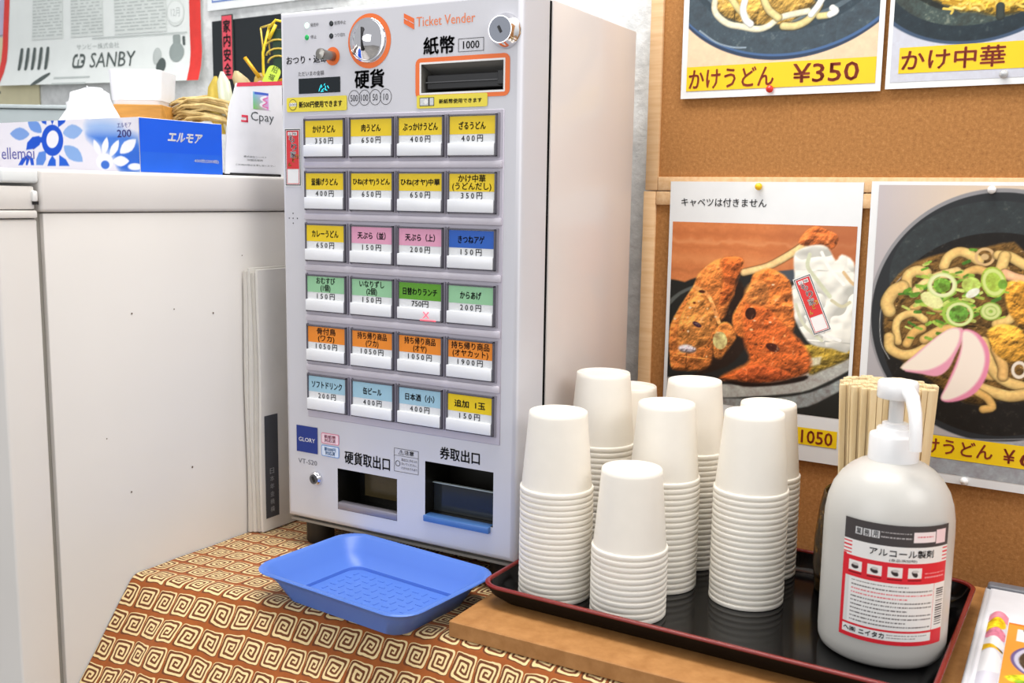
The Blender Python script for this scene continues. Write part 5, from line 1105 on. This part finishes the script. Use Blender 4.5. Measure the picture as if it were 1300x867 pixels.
cv.ell('e58fa4', (12, 12), 13, 14, 0, .1); cv.ell('e8c21c', (8, 34), 12, 18, .3, .3); cv.ell('df86a0', (12, 58), 13, 14, 0, .2); cv.ell('eeeef0', (10, 80), 13, 13, 0); cv.rect(0, 22, 92, 96, '3a2a10'); cv.poly('e8b81c', .5, .1, [(0, 82), (22, 97), (0, 97)]); cv.ell('eef0f4', (9, 125), 16, 26, 0)
cv.sheet('spine_print', lambda x, y: (.009 + x / 1000 * .80, .2350 - y / 1000, .0150 + .0052 * np.sin(np.pi * x / 22)), print_mat('page_print', .35), mg)
cv = Canvas(180, 215, 1.0, 'ec9a3c', 63); cv.rect(0, 180, 0, 4, 'e07a28'); cv.rect(9, 60, 14, 44, 'efe6e2'); cv.rect(14, 34, 12, 17, '2a2020')
cv.ell('6a5a8c', (42, 86), 36, 42, 0); cv.ell('c9c6d8', (42, 86), 33, 39, 0); cv.ell('4a3a2c', (43, 87), 30, 35, 0, .3); cv.ell('c8cc2a', (36, 130), 32, 13, -.1, .5); cv.ell('7a9a2a', (30, 140), 18, 7, .2, .4)
cv.sheet('page_photo', lambda x, y: (.0275 + x / 1000, .2225 - y / 1000, np.full_like(x, .0152)), print_mat('page_print', .35), mg)

# ------------------------------------------------------------------ bundle of folded paper between cabinet and machine
pb = thing('paper_bundle', 'bundle of folded white papers with a dark label standing between cabinet and machine', 'papers', CABF.pt(.297, -.0035, .0012), CABF.a)
# local x runs away from the camera along the cabinet, y towards the cabinet
pms = [mat('bundle_paper_%d' % i, c_, .75, var=.03) for i, c_ in enumerate(('dcd8d0', 'e2dfd8', 'd3cfc6', 'e6e3dd'))]
for i in range(4):
    m = MB(); w0, w1 = .0 + i * .0030, .085 + i * .001
    zt = .349 + (i % 2) * .005 - i * .001
    rings = []
    for k in range(10):
        z = .001 + (zt - .001) * k / 9; b_ = .0012 * math.sin(k * .9 + i); rings.append([(w0 + b_, -.0042 - i * .0048, z), (w1, -.0042 - i * .0048, z), (w1, -.0000 - i * .0048, z), (w0 + b_, -.0000 - i * .0048, z)])
    m.loops(rings, pms[i], cap0=True, cap1=True); m.build('folded_sheet', pb, True, 30)
m = MB(); m.rect(.0145, .0385, .018, .158, mat('dark_label', '4a4c52', .5), lambda x, z: (x, -.0190, z)); lb = tag(m.build('paper_label', pb), 'dark grey label strip')
m = MB()
for k, chh in enumerate('日本年金機構'): m.text(chh, .0225, .0300, .078 - k * .0105, .0855 - k * .0105, mat('pale_ink', 'a8aaae', .5), lambda x, z: (x, -.0193, z), 0)
m.build('lettering', lb)

# ------------------------------------------------------------------ tissue box on the cabinet
ZT = .4716
tbx = thing('tissue_box', 'white and blue tissue box with flower print on top of the cabinet', 'tissue box', CABF.pt(.1587, .012, ZT), CABF.a)
boxw = mat('box_card', 'e6e4ea', .4); bblue = mat('box_blue', '0a5ae0', .35, var=.03, scale=12)
m = MB(); m.box(0, .124, 0, .300, 0, .0630, boxw, .0008, 1); m.build('carton', tbx)
cv = Canvas(300, 63, .9, 'e6e3ec', 71); cv.paint(PIC_TISSUE)
tp = cv.sheet('flower_print', lambda x, y: (np.full_like(x, -.0003), .300 - x / 1000, .063 - y / 1000), print_mat('box_print', .35), tbx)
m = MB(); f = lambda x, z: (-.0006, .300 - x, z); pur = mat('purple_ink', '5a5aa8', .4)
m.text('ellemoi', .026, .097, .0165, .0315, pur, f, 0); m.text('エルモア', .262, .2875, .0515, .0570, pur, f, 0); m.text('200', .2617, .2868, .0405, .0490, pur, f, .02); m.build('lettering', tp)
m = MB(); e_ = lambda x, z: (x, -.0004, z); m.rect(.0005, .1235, .0005, .0625, bblue, e_); m.rect(.0005, .1235, .0005, .0240, mat('box_blue_low', '1a62dc', .35), lambda x, z: (x, -.0005, z)); ep = m.build('end_panel', tbx)
m = MB(); e2 = lambda x, z: (x + (z - .038) * .25, -.0008, z); m.text('エルモア', .0400, .0900, .0375, .0480, paper, e2, .03); m.text('400枚(200組)', .0786, .1170, .0135, .0185, paper, lambda x, z: (x, -.0008, z), .01); m.build('lettering', ep)
# tuft of tissue
tis = mat('tissue_paper', 'f3f4f6', .8, var=.02, sss=.2)
m = MB(); n1, n2 = 14, 26; vs = []
for j in range(n1):
    t_ = j / (n1 - 1)
    for i in range(n2):
        s_ = i / (n2 - 1) * 2 - 1
        wy = .0520; top = .0490 - (.020 if s_ > 0 else .012) * abs(s_) ** 1.1 + .001 * math.sin(s_ * 14)
        z = .063 + top * t_
        x = .060 + .012 * math.sin(s_ * 5 + t_ * 3) * (1 - .6 * t_) + .008 * math.sin(s_ * 11) * t_ * (1 - abs(s_))
        vs.append((x, .1770 + s_ * wy, z))
m.add(vs, [(j * n2 + i, j * n2 + i + 1, (j + 1) * n2 + i + 1, (j + 1) * n2 + i) for j in range(n1 - 1) for i in range(n2 - 1)], tis); m.build('tissue', tbx, True)
# wooden box with white tub behind
wb = thing('wooden_box', 'small wooden box holding a white tub, behind the tissue box', 'box', (-.3000, .000, ZT), math.radians(30))
wbm = noise_mat('box_wood', [(.3, 'b07a30'), (.7, 'd69a48')], 14, .5, (1, 8, 8), bump=.1)
for a_, b_, c_, d_ in ((0, .080, 0, .006), (0, .080, .074, .080), (0, .006, .006, .074), (.074, .080, .006, .074)):
    m = MB(); m.box(a_ * .82, b_ * .82, c_, d_, .0, .0955, wbm, .0008, 1); m.build('side_board', wb)
m = MB(); m.box(.005, .060, .006, .074, 0, .005, wbm); m.build('bottom_board', wb)
pt_ = thing('plastic_tub', 'white translucent plastic tub standing in the wooden box behind the tissues', 'tub', (-.3290, .0275, ZT + .0052), math.radians(30))
def trect(h1, h2, z): return [(x, y, z) for x, y in ((-h1, -h2), (h1, -h2), (h1, h2), (-h1, h2))]
m = MB(); m.loops([rrect(.0225, .030, .008, 0), rrect(.0235, .0325, .009, .0945), rrect(.034, .036, .010, .0965), rrect(.0365, .038, .010, .1370), rrect(.0350, .0365, .009, .1375), rrect(.033, .035, .009, .100), rrect(.0215, .028, .008, .004)], mat('tub_plastic', 'e8e9ee', .35, sss=.2), cap0=True, cap1=True); m.build('tub_wall', pt_, True, 50)
pt_.location = (-.3000 + .028 * .87 - .040 * .5, .028 * .5 + .040 * .87, ZT + .0052)
# payment card stand
qs = thing('payment_card_stand', 'white payment card stand with red top strip, beside the ticket machine', 'card stand', CABF.pt(.286, .015, ZT), CABF.a)
ol = [(.003, .002), (.1050, .002), (.1050, .1265), (.0250, .1165), (.0205, .1030), (.0125, .0855), (.0066, .0498), (.0035, .020)]
m = MB(); cw = mat('card_white', 'f2f4fa', .25)
m.add([(x, -.0010, z) for x, z in ol] + [(x, .0010, z) for x, z in ol], [tuple(range(8)), tuple(range(8, 16))[::-1]] + [(i, i + 8, (i + 1) % 8 + 8, (i + 1) % 8) for i in range(8)], cw); m.build('card', qs)
m = MB(); m.add([(.0245, -.0013, .1120), (.1050, -.0013, .1215), (.1050, -.0013, .1268), (.0262, -.0013, .1170)], [(0, 1, 2, 3)], mat('coral_red', 'e8405a', .4)); m.build('red_strip', qs)
cv = Canvas(34, 22, .7, 'f2f4fa', 81)
u_ = cv.X / 34; v_ = cv.Y / 22
rb = np.stack([.45 + .5 * u_, .75 - .25 * v_ * u_ + .1 * v_, .95 - .6 * v_ * (1 - u_)], -1); mk = ((cv.X > 3) & (cv.X < 31)).astype(float)
cv.img = cv.img * (1 - mk[..., None]) + rb * mk[..., None]; cv.rect(6, 31, 0, 3.5, '4a6ad0'); cv.stroke('f2f4fa', 3, 0, [(26, 5), (17, 8), (24, 12), (16, 16), (26, 19)]); cv.stroke('e86ab0', 1.6, 0, [(29, 6), (21, 9), (28, 12), (20, 17), (29, 19)])
cv.sheet('round_logo', lambda x, y: (.0490 + x / 1000, np.full_like(x, -.0013), .1085 - y / 1000), print_mat('card_print', .3), qs)
m = MB(); q_ = lambda x, z: (x, -.0013, z); gi = mat('card_grey_ink', '50585e', .5); m.text('Cpay', .0480, .0890, .0680, .0830, gi, q_, 0)
rm_ = mat('coral_red', 'e8405a', .4)
m.rect(.0320, .0430, .0745, .0775, rm_, q_); m.rect(.0310, .0425, .0685, .0710, rm_, q_); m.rect(.0400, .0430, .0685, .0775, rm_, q_)
m.text('株式会社シーペイ', .034, .074, .0235, .0262, gi, q_, 0); m.text('加盟店専用', .040, .067, .0195, .0218, gi, q_, 0); m.text('ご利用の際はお申し出ください', .020, .090, .0130, .0152, gi, q_, 0); m.build('lettering', qs)
m = MB(); m.box(.010, .098, -.004, .030, .0, .0035, black, .001); m.build('foot', qs)

# ------------------------------------------------------------------ new year ornament behind the box: straw, gold cones, rake, tags
orn = thing('straw_ornament', 'straw ornament with gold cones, little rake and paper tags, behind the tissue box', 'ornament', (-.2150, .1050, ZT), math.radians(30))
straw = noise_mat('straw', [(.3, 'a88a4a'), (.7, 'e0c98e')], 60, .7, bump=.2)
gold = mat('gold_paper', 'c9b04a', .35, .3, var=.15, scale=80); yw = mat('bamboo_yellow', 'e2c420', .4, var=.1); dkg = mat('dark_green_print', '20402c', .5)
m = MB(); rnd = random.Random(9)
for i in range(46):
    a_ = rnd.uniform(-1, 1); x0 = -.010 + rnd.uniform(-.006, .006); z0 = .080 + a_ * .016; y0 = rnd.uniform(-.012, .012)
    L_s = rnd.uniform(.045, .068); dz = rnd.uniform(-.018, .020)
    m.tube([(x0 + .060, y0, z0 * .55 - .01), (x0 + .030, y0 - .004, z0 + .010), (x0, y0, z0 + .016), (x0 - L_s * .6, y0 + .004, z0 + .014 + dz * .4), (x0 - L_s, y0 + .006, z0 + dz)], [.0026, .0028, .0026, .0018, .0008], straw, 5)
for i in range(10): m.tube([(.055 + i * .002 - .01, .004, 0), (.050 + i * .002 - .01, .0, .03), (.045 + i * .001, 0, .06)], .003, straw, 5)
tag(m.build('straw_tuft', orn, True), kind='stuff')
OX = -.021
def leaf(ox, pts, w, mt, name, lb=None):
    pts = [(p[0] + ox, p[1], p[2]) for p in pts]; m = MB(); r = []
    for k, (p, ww) in enumerate(zip(pts, w)): r.append([(p[0] + ww * math.cos(q * math.pi / 4), p[1] + ww * .5 * math.sin(q * math.pi / 4), p[2]) for q in range(8)])
    m.loops(r, mt, cap0=True, cap1=True); o = m.build(name, orn, True, 60)
    if lb: tag(o, lb)
leaf(OX, [(.030, 0, .060), (.026, 0, .080), (.022, 0, .100), (.020, 0, .125), (.022, 0, .140)], [.006, .013, .014, .009, .002], gold, 'gold_cone', 'yellow gold cone')
leaf(OX, [(.042, -.004, .050), (.040, -.004, .075), (.037, -.004, .105), (.034, -.004, .132), (.032, -.004, .146)], [.004, .008, .011, .009, .002], mat('silver_paper', 'd6dcc4', .3, .2, var=.1), 'silver_cone', 'silvery cone')
leaf(OX, [(.070, .004, .115), (.062, .004, .125), (.055, .004, .138), (.050, .004, .148)], [.012, .014, .011, .003], mat('tan_paper', 'c4b284', .5), 'tan_cone')
leaf(OX, [(.088, .004, .108), (.088, .004, .122), (.086, .004, .140), (.084, .004, .146)], [.010, .016, .010, .003], mat('brass_paper', 'b99a4a', .4), 'brass_cone')
m = MB()
for k in range(7): m.tube([(.054, -.01, 0), (.053 + k * .001, -.01, .03), (.050 + k * .001, -.012, .055)], .0016, mat('pine_green', '6a9a3a', .6), 5)
m.build('green_sprig', orn, True)
m = MB()
cxk, czk = .1070, .145
for s_ in (-1, 1):
    m.tube([(cxk + .004, -.008, .118), (cxk + s_ * .016, -.008, .142), (cxk + s_ * .020 + .004, -.008, .172), (cxk + s_ * .019 + .012, -.008, .205)], .0022, yw, 6)
for z, w_ in ((.158, .015), (.168, .017), (.180, .018)):
    m.tube([(cxk + w_ * math.cos(q) + .006, -.009, z + .010 * math.sin(q)) for q in [math.pi * k / 8 for k in range(9)]], .0014, gold, 6)
m.tube([(.100, -.010, .205), (.110, -.010, .216), (.128, -.010, .212)], .0020, yw, 6); m.tube([(.088, -.006, .206), (.108, -.006, .212)], .0014, gold, 6); m.tube([(.088, -.006, .206), (.092, -.006, .165)], .0014, gold, 6); m.tube([(.0985, -.006, .208), (.100, -.006, .17)], .0012, gold, 6); m.tube([(.110, -.010, .210), (.100, -.010, .190)], .0026, yw, 6)
for a_, b_ in (((.066, -.010, .165), (.086, -.010, .138)), ((.150, -.010, .150), (.112, -.010, .132)), ((.128, -.010, .100), (.120, -.010, .135)), ((.105, -.010, .098), (.110, -.010, .125))): m.tube([a_, b_], .0030, mat('gold_stick', 'd9a520', .3, .3), 6)
m.v = [(p[0] + OX, p[1], p[2]) for p in m.v]; m.build('little_rake', orn, True)
m = MB(); m.box(.104, .128, -.005, -.003, .150, .205, dkg, .001); m.v = [(p[0] + OX, p[1], p[2]) for p in m.v]; m.build('fan_card', orn)
def tagc(name, x, z, w_, h_2, rot, colr, words, yk):
    m = MB(); c_, s_ = math.cos(rot), math.sin(rot); fq = lambda a, b, k=0: (x + a * c_ - b * s_, -yk - k * .0003, z + a * s_ + b * c_)
    m.rect(-w_ / 2, w_ / 2, -h_2 / 2, h_2 / 2, mat('tag_' + colr, colr, .6), lambda a, b: fq(a, b), r=w_ * .4)
    for k, ch_ in enumerate(words): m.text(ch_, -w_ * .22, w_ * .22, h_2 * (.30 - .26 * k), h_2 * (.30 - .26 * k) + w_ * .45, ink, lambda a, b: fq(a, b, 1), .0)
    m.build(name, orn)
tagc('green_tag', .0800, .1330, .0190, .0440, -.45, 'c8e84a', '招福', .014); tagc('pink_tag', .0630, .1180, .0130, .0320, -.55, 'f0a0c0', '福', .016)

# ------------------------------------------------------------------ things on the wall behind
WL = lambda x, z, y=.012: BOARD.pt(x, y, z)
pq = thing('black_plaque', 'black board on the wall behind the straw ornament, with a red amulet strip', 'plaque', WL(-.869, .600), BOARD.a)
m = MB(); m.box(0, .285, -.010, .001, 0, .150, mat('plaque_black', '151c20', .3), .001, 1); m.build('board', pq)
m = MB(); m.box(.0285, .0555, -.013, -.0105, .050, .158, mat('dark_edge', '3c4440', .5)); m.box(.0305, .0540, -.0135, -.0128, .048, .156, mat('amulet_red', 'd84a5a', .5)); st_ = m.build('amulet_strip', pq)
m = MB()
for k, ch_ in enumerate('家内安全'): m.text(ch_, .0340, .0510, .128 - k * .0245, .1490 - k * .0245, ink, lambda x, z: (x, -.0140, z), .02)
m.build('lettering', st_)
# calendar sheet curling at the bottom
cal = thing('wall_calendar', 'large printed calendar sheet with red edges, hanging on the wall above the tissue box', 'calendar', WL(-1.515, .648), BOARD.a)
ang = math.radians(-1.6)
def cal_pt(x, z, off=0.0):
    """x 0-625, z 0-420 mm"""
    cz = max(0, 1 - z / .075); y = -.004 - off - .018 * cz ** 2
    xx = x + (.030 * (z / .19 - .35) if x < .3 else 0) * max(0, 1 - x / .3) + .010 * max(0, x / .3 - 1) * cz
    return (xx * math.cos(ang) - z * math.sin(ang) * .3, y, .018 + xx * math.sin(ang) + z)
calm = mat('calendar_paper', 'dfe5e3', .6, var=.02); calr = mat('calendar_red', 'd8352e', .5, var=.08, scale=60)
m = MB()
def cz_(z): return z - .019 if z < .118 else z - .036
def cal_grid(m, x0, x1, z0, z1, mt, off, nx_=14, nz_=16):
    vs = [cal_pt(x0 + (x1 - x0) * i / nx_, z0 + (z1 - z0) * j / nz_, off) for j in range(nz_ + 1) for i in range(nx_ + 1)]
    m.add(vs, [(j * (nx_ + 1) + i, j * (nx_ + 1) + i + 1, (j + 1) * (nx_ + 1) + i + 1, (j + 1) * (nx_ + 1) + i) for j in range(nz_) for i in range(nx_)], mt)
cal_grid(m, 0, .612, 0, .42, calm, 0); m.build('sheet', cal, True)
m = MB(); cal_grid(m, -.006, .014, 0, .42, calr, .0008, 2, 16); m.build('red_edge', cal, True); m = MB(); cal_grid(m, .582, .612, 0, .42, calr, .0008, 2, 16); m.build('red_edge', cal, True)
m = MB(); gk = mat('calendar_ink', '4d5856', .6); gl = mat('calendar_pale_ink', 'b4bcba', .6); gb = mat('calendar_block', 'd2d9d6', .6)
cp = lambda off: (lambda x, z: cal_pt(x, cz_(z), off))
def ct(tx, x0, x1, z0, z1, mt, b=0.0, off=.0012): m.text(tx, x0, x1, z0, z1, mt, cp(off), b)
ct('SANBY', .296, .430, .050, .079, gk, .0); ct('サンビー株式会社', .250, .382, .086, .097, gl)
m.frame(.240, .279, .050, .078, .005, gk, cp(.0012), r=.010); m.rect(.256, .262, .060, .078, calm, cp(.0015)); m.rect(.2575, .2615, .052, .070, gk, cp(.0016)); m.rect(.268, .276, .060, .066, gk, cp(.0016))
for i in range(5):
    x = .060 + i * .0225; m.rect(x, x + .010, .050, .096, gk, cp(.0012), r=.004)
m.disc(.150, .030, .026, gk, lambda x, z: cal_pt(x, cz_(z + (x - .15) * .45), .0012), rz=.006)
m.rect(.192, .305, .030, .0335, gl, cp(.0012)); m.rect(.192, .298, .018, .0215, gl, cp(.0012))
m.disc(.545, .072, .020, mat('calendar_mid', '8f9a98', .6), cp(.0012), rz=.018); m.rect(.536, .556, .085, .103, mat('calendar_mid', '8f9a98', .6), cp(.0012), r=.003); m.rect(.562, .569, .084, .100, gk, cp(.0012), r=.002); m.disc(.505, .048, .013, gk, cp(.0012), rz=.015); m.disc(.492, .066, .012, gl, cp(.0012), rz=.016)
rq = random.Random(4)
for x0, x1, z1_ in ((.100, .205, .42), (.232, .335, .42), (.370, .520, .42)):
    m.rect(x0, x1, .128, z1_, gb, cp(.0009))
    for k in range(46):
        z = .134 + k * .0062; x = x0 + .002
        while x < x1 - .006: w_ = rq.uniform(.006, .03); m.rect(x, min(x1 - .002, x + w_), z, z + .0022, gl, cp(.0012)); x += w_ + rq.uniform(.002, .01)
m.disc(.545, .160, .024, gb, cp(.0010)); m.disc(.545, .160, .021, calm, cp(.0013), rz=.019); m.text('12月', .533, .557, .152, .168, gl, cp(.0014), 0); m.rect(.300, .575, .1225, .1245, gl, cp(.0012)); m.build('lettering', cal)
nt_ = thing('wall_notice', 'white notice with a blue border at the top of the wall, left of the machine', 'notice', WL(-.885, .7700), BOARD.a)
m = MB(); m.box(0, .330, -.004, .001, 0, .22, mat('notice_white', 'e4e8ea', .5)); m.build('sheet', nt_); m = MB(); m.frame(.012, .318, .013, .21, .003, mat('blue_line', '6a86c4', .5), lambda x, z: (x, -.0044, z)); m.build('border', nt_)
yl = thing('cream_note', 'cream paper sheet on the wall at the far left, behind the calendar', 'paper', WL(-1.560, .6180), BOARD.a)
m = MB(); m.box(0, .158, -.002, .001, 0, .150, mat('cream_paper', 'd6d0ac', .6), .0005, 1); m.build('sheet', yl)
m = MB()
for k in range(4): m.rect(.004 + (k % 2) * .004, .022, .100 - k * .022, .106 - k * .022, mat('note_ink', '5c5c58', .6), lambda x, z: (x, -.0024, z))
m.build('lettering', yl)
lv = thing('lilac_note', 'pale lilac paper sheet in the top left corner of the wall', 'paper', WL(-1.600, .7730), BOARD.a)
m = MB(); m.box(0, .110, -.002, .001, 0, .150, mat('lilac_paper', 'b9b4cc', .6), .0005, 1); m.build('sheet', lv)
gy = thing('grey_case', 'low grey case behind the tissue box at the far left of the cabinet', 'case', (-.52, -.055, ZT), math.radians(30))
m = MB(); m.box(0, .130, 0, .09, 0, .0920, mat('case_grey', '9aa4a6', .45), .004, 2); m.build('case_body', gy, True, 40); m = MB(); m.box(-.001, .131, -.002, .09, .0925, .0980, mat('case_lid', 'aeb8ba', .4), .002, 2); m.build('case_lid', gy, True, 40)
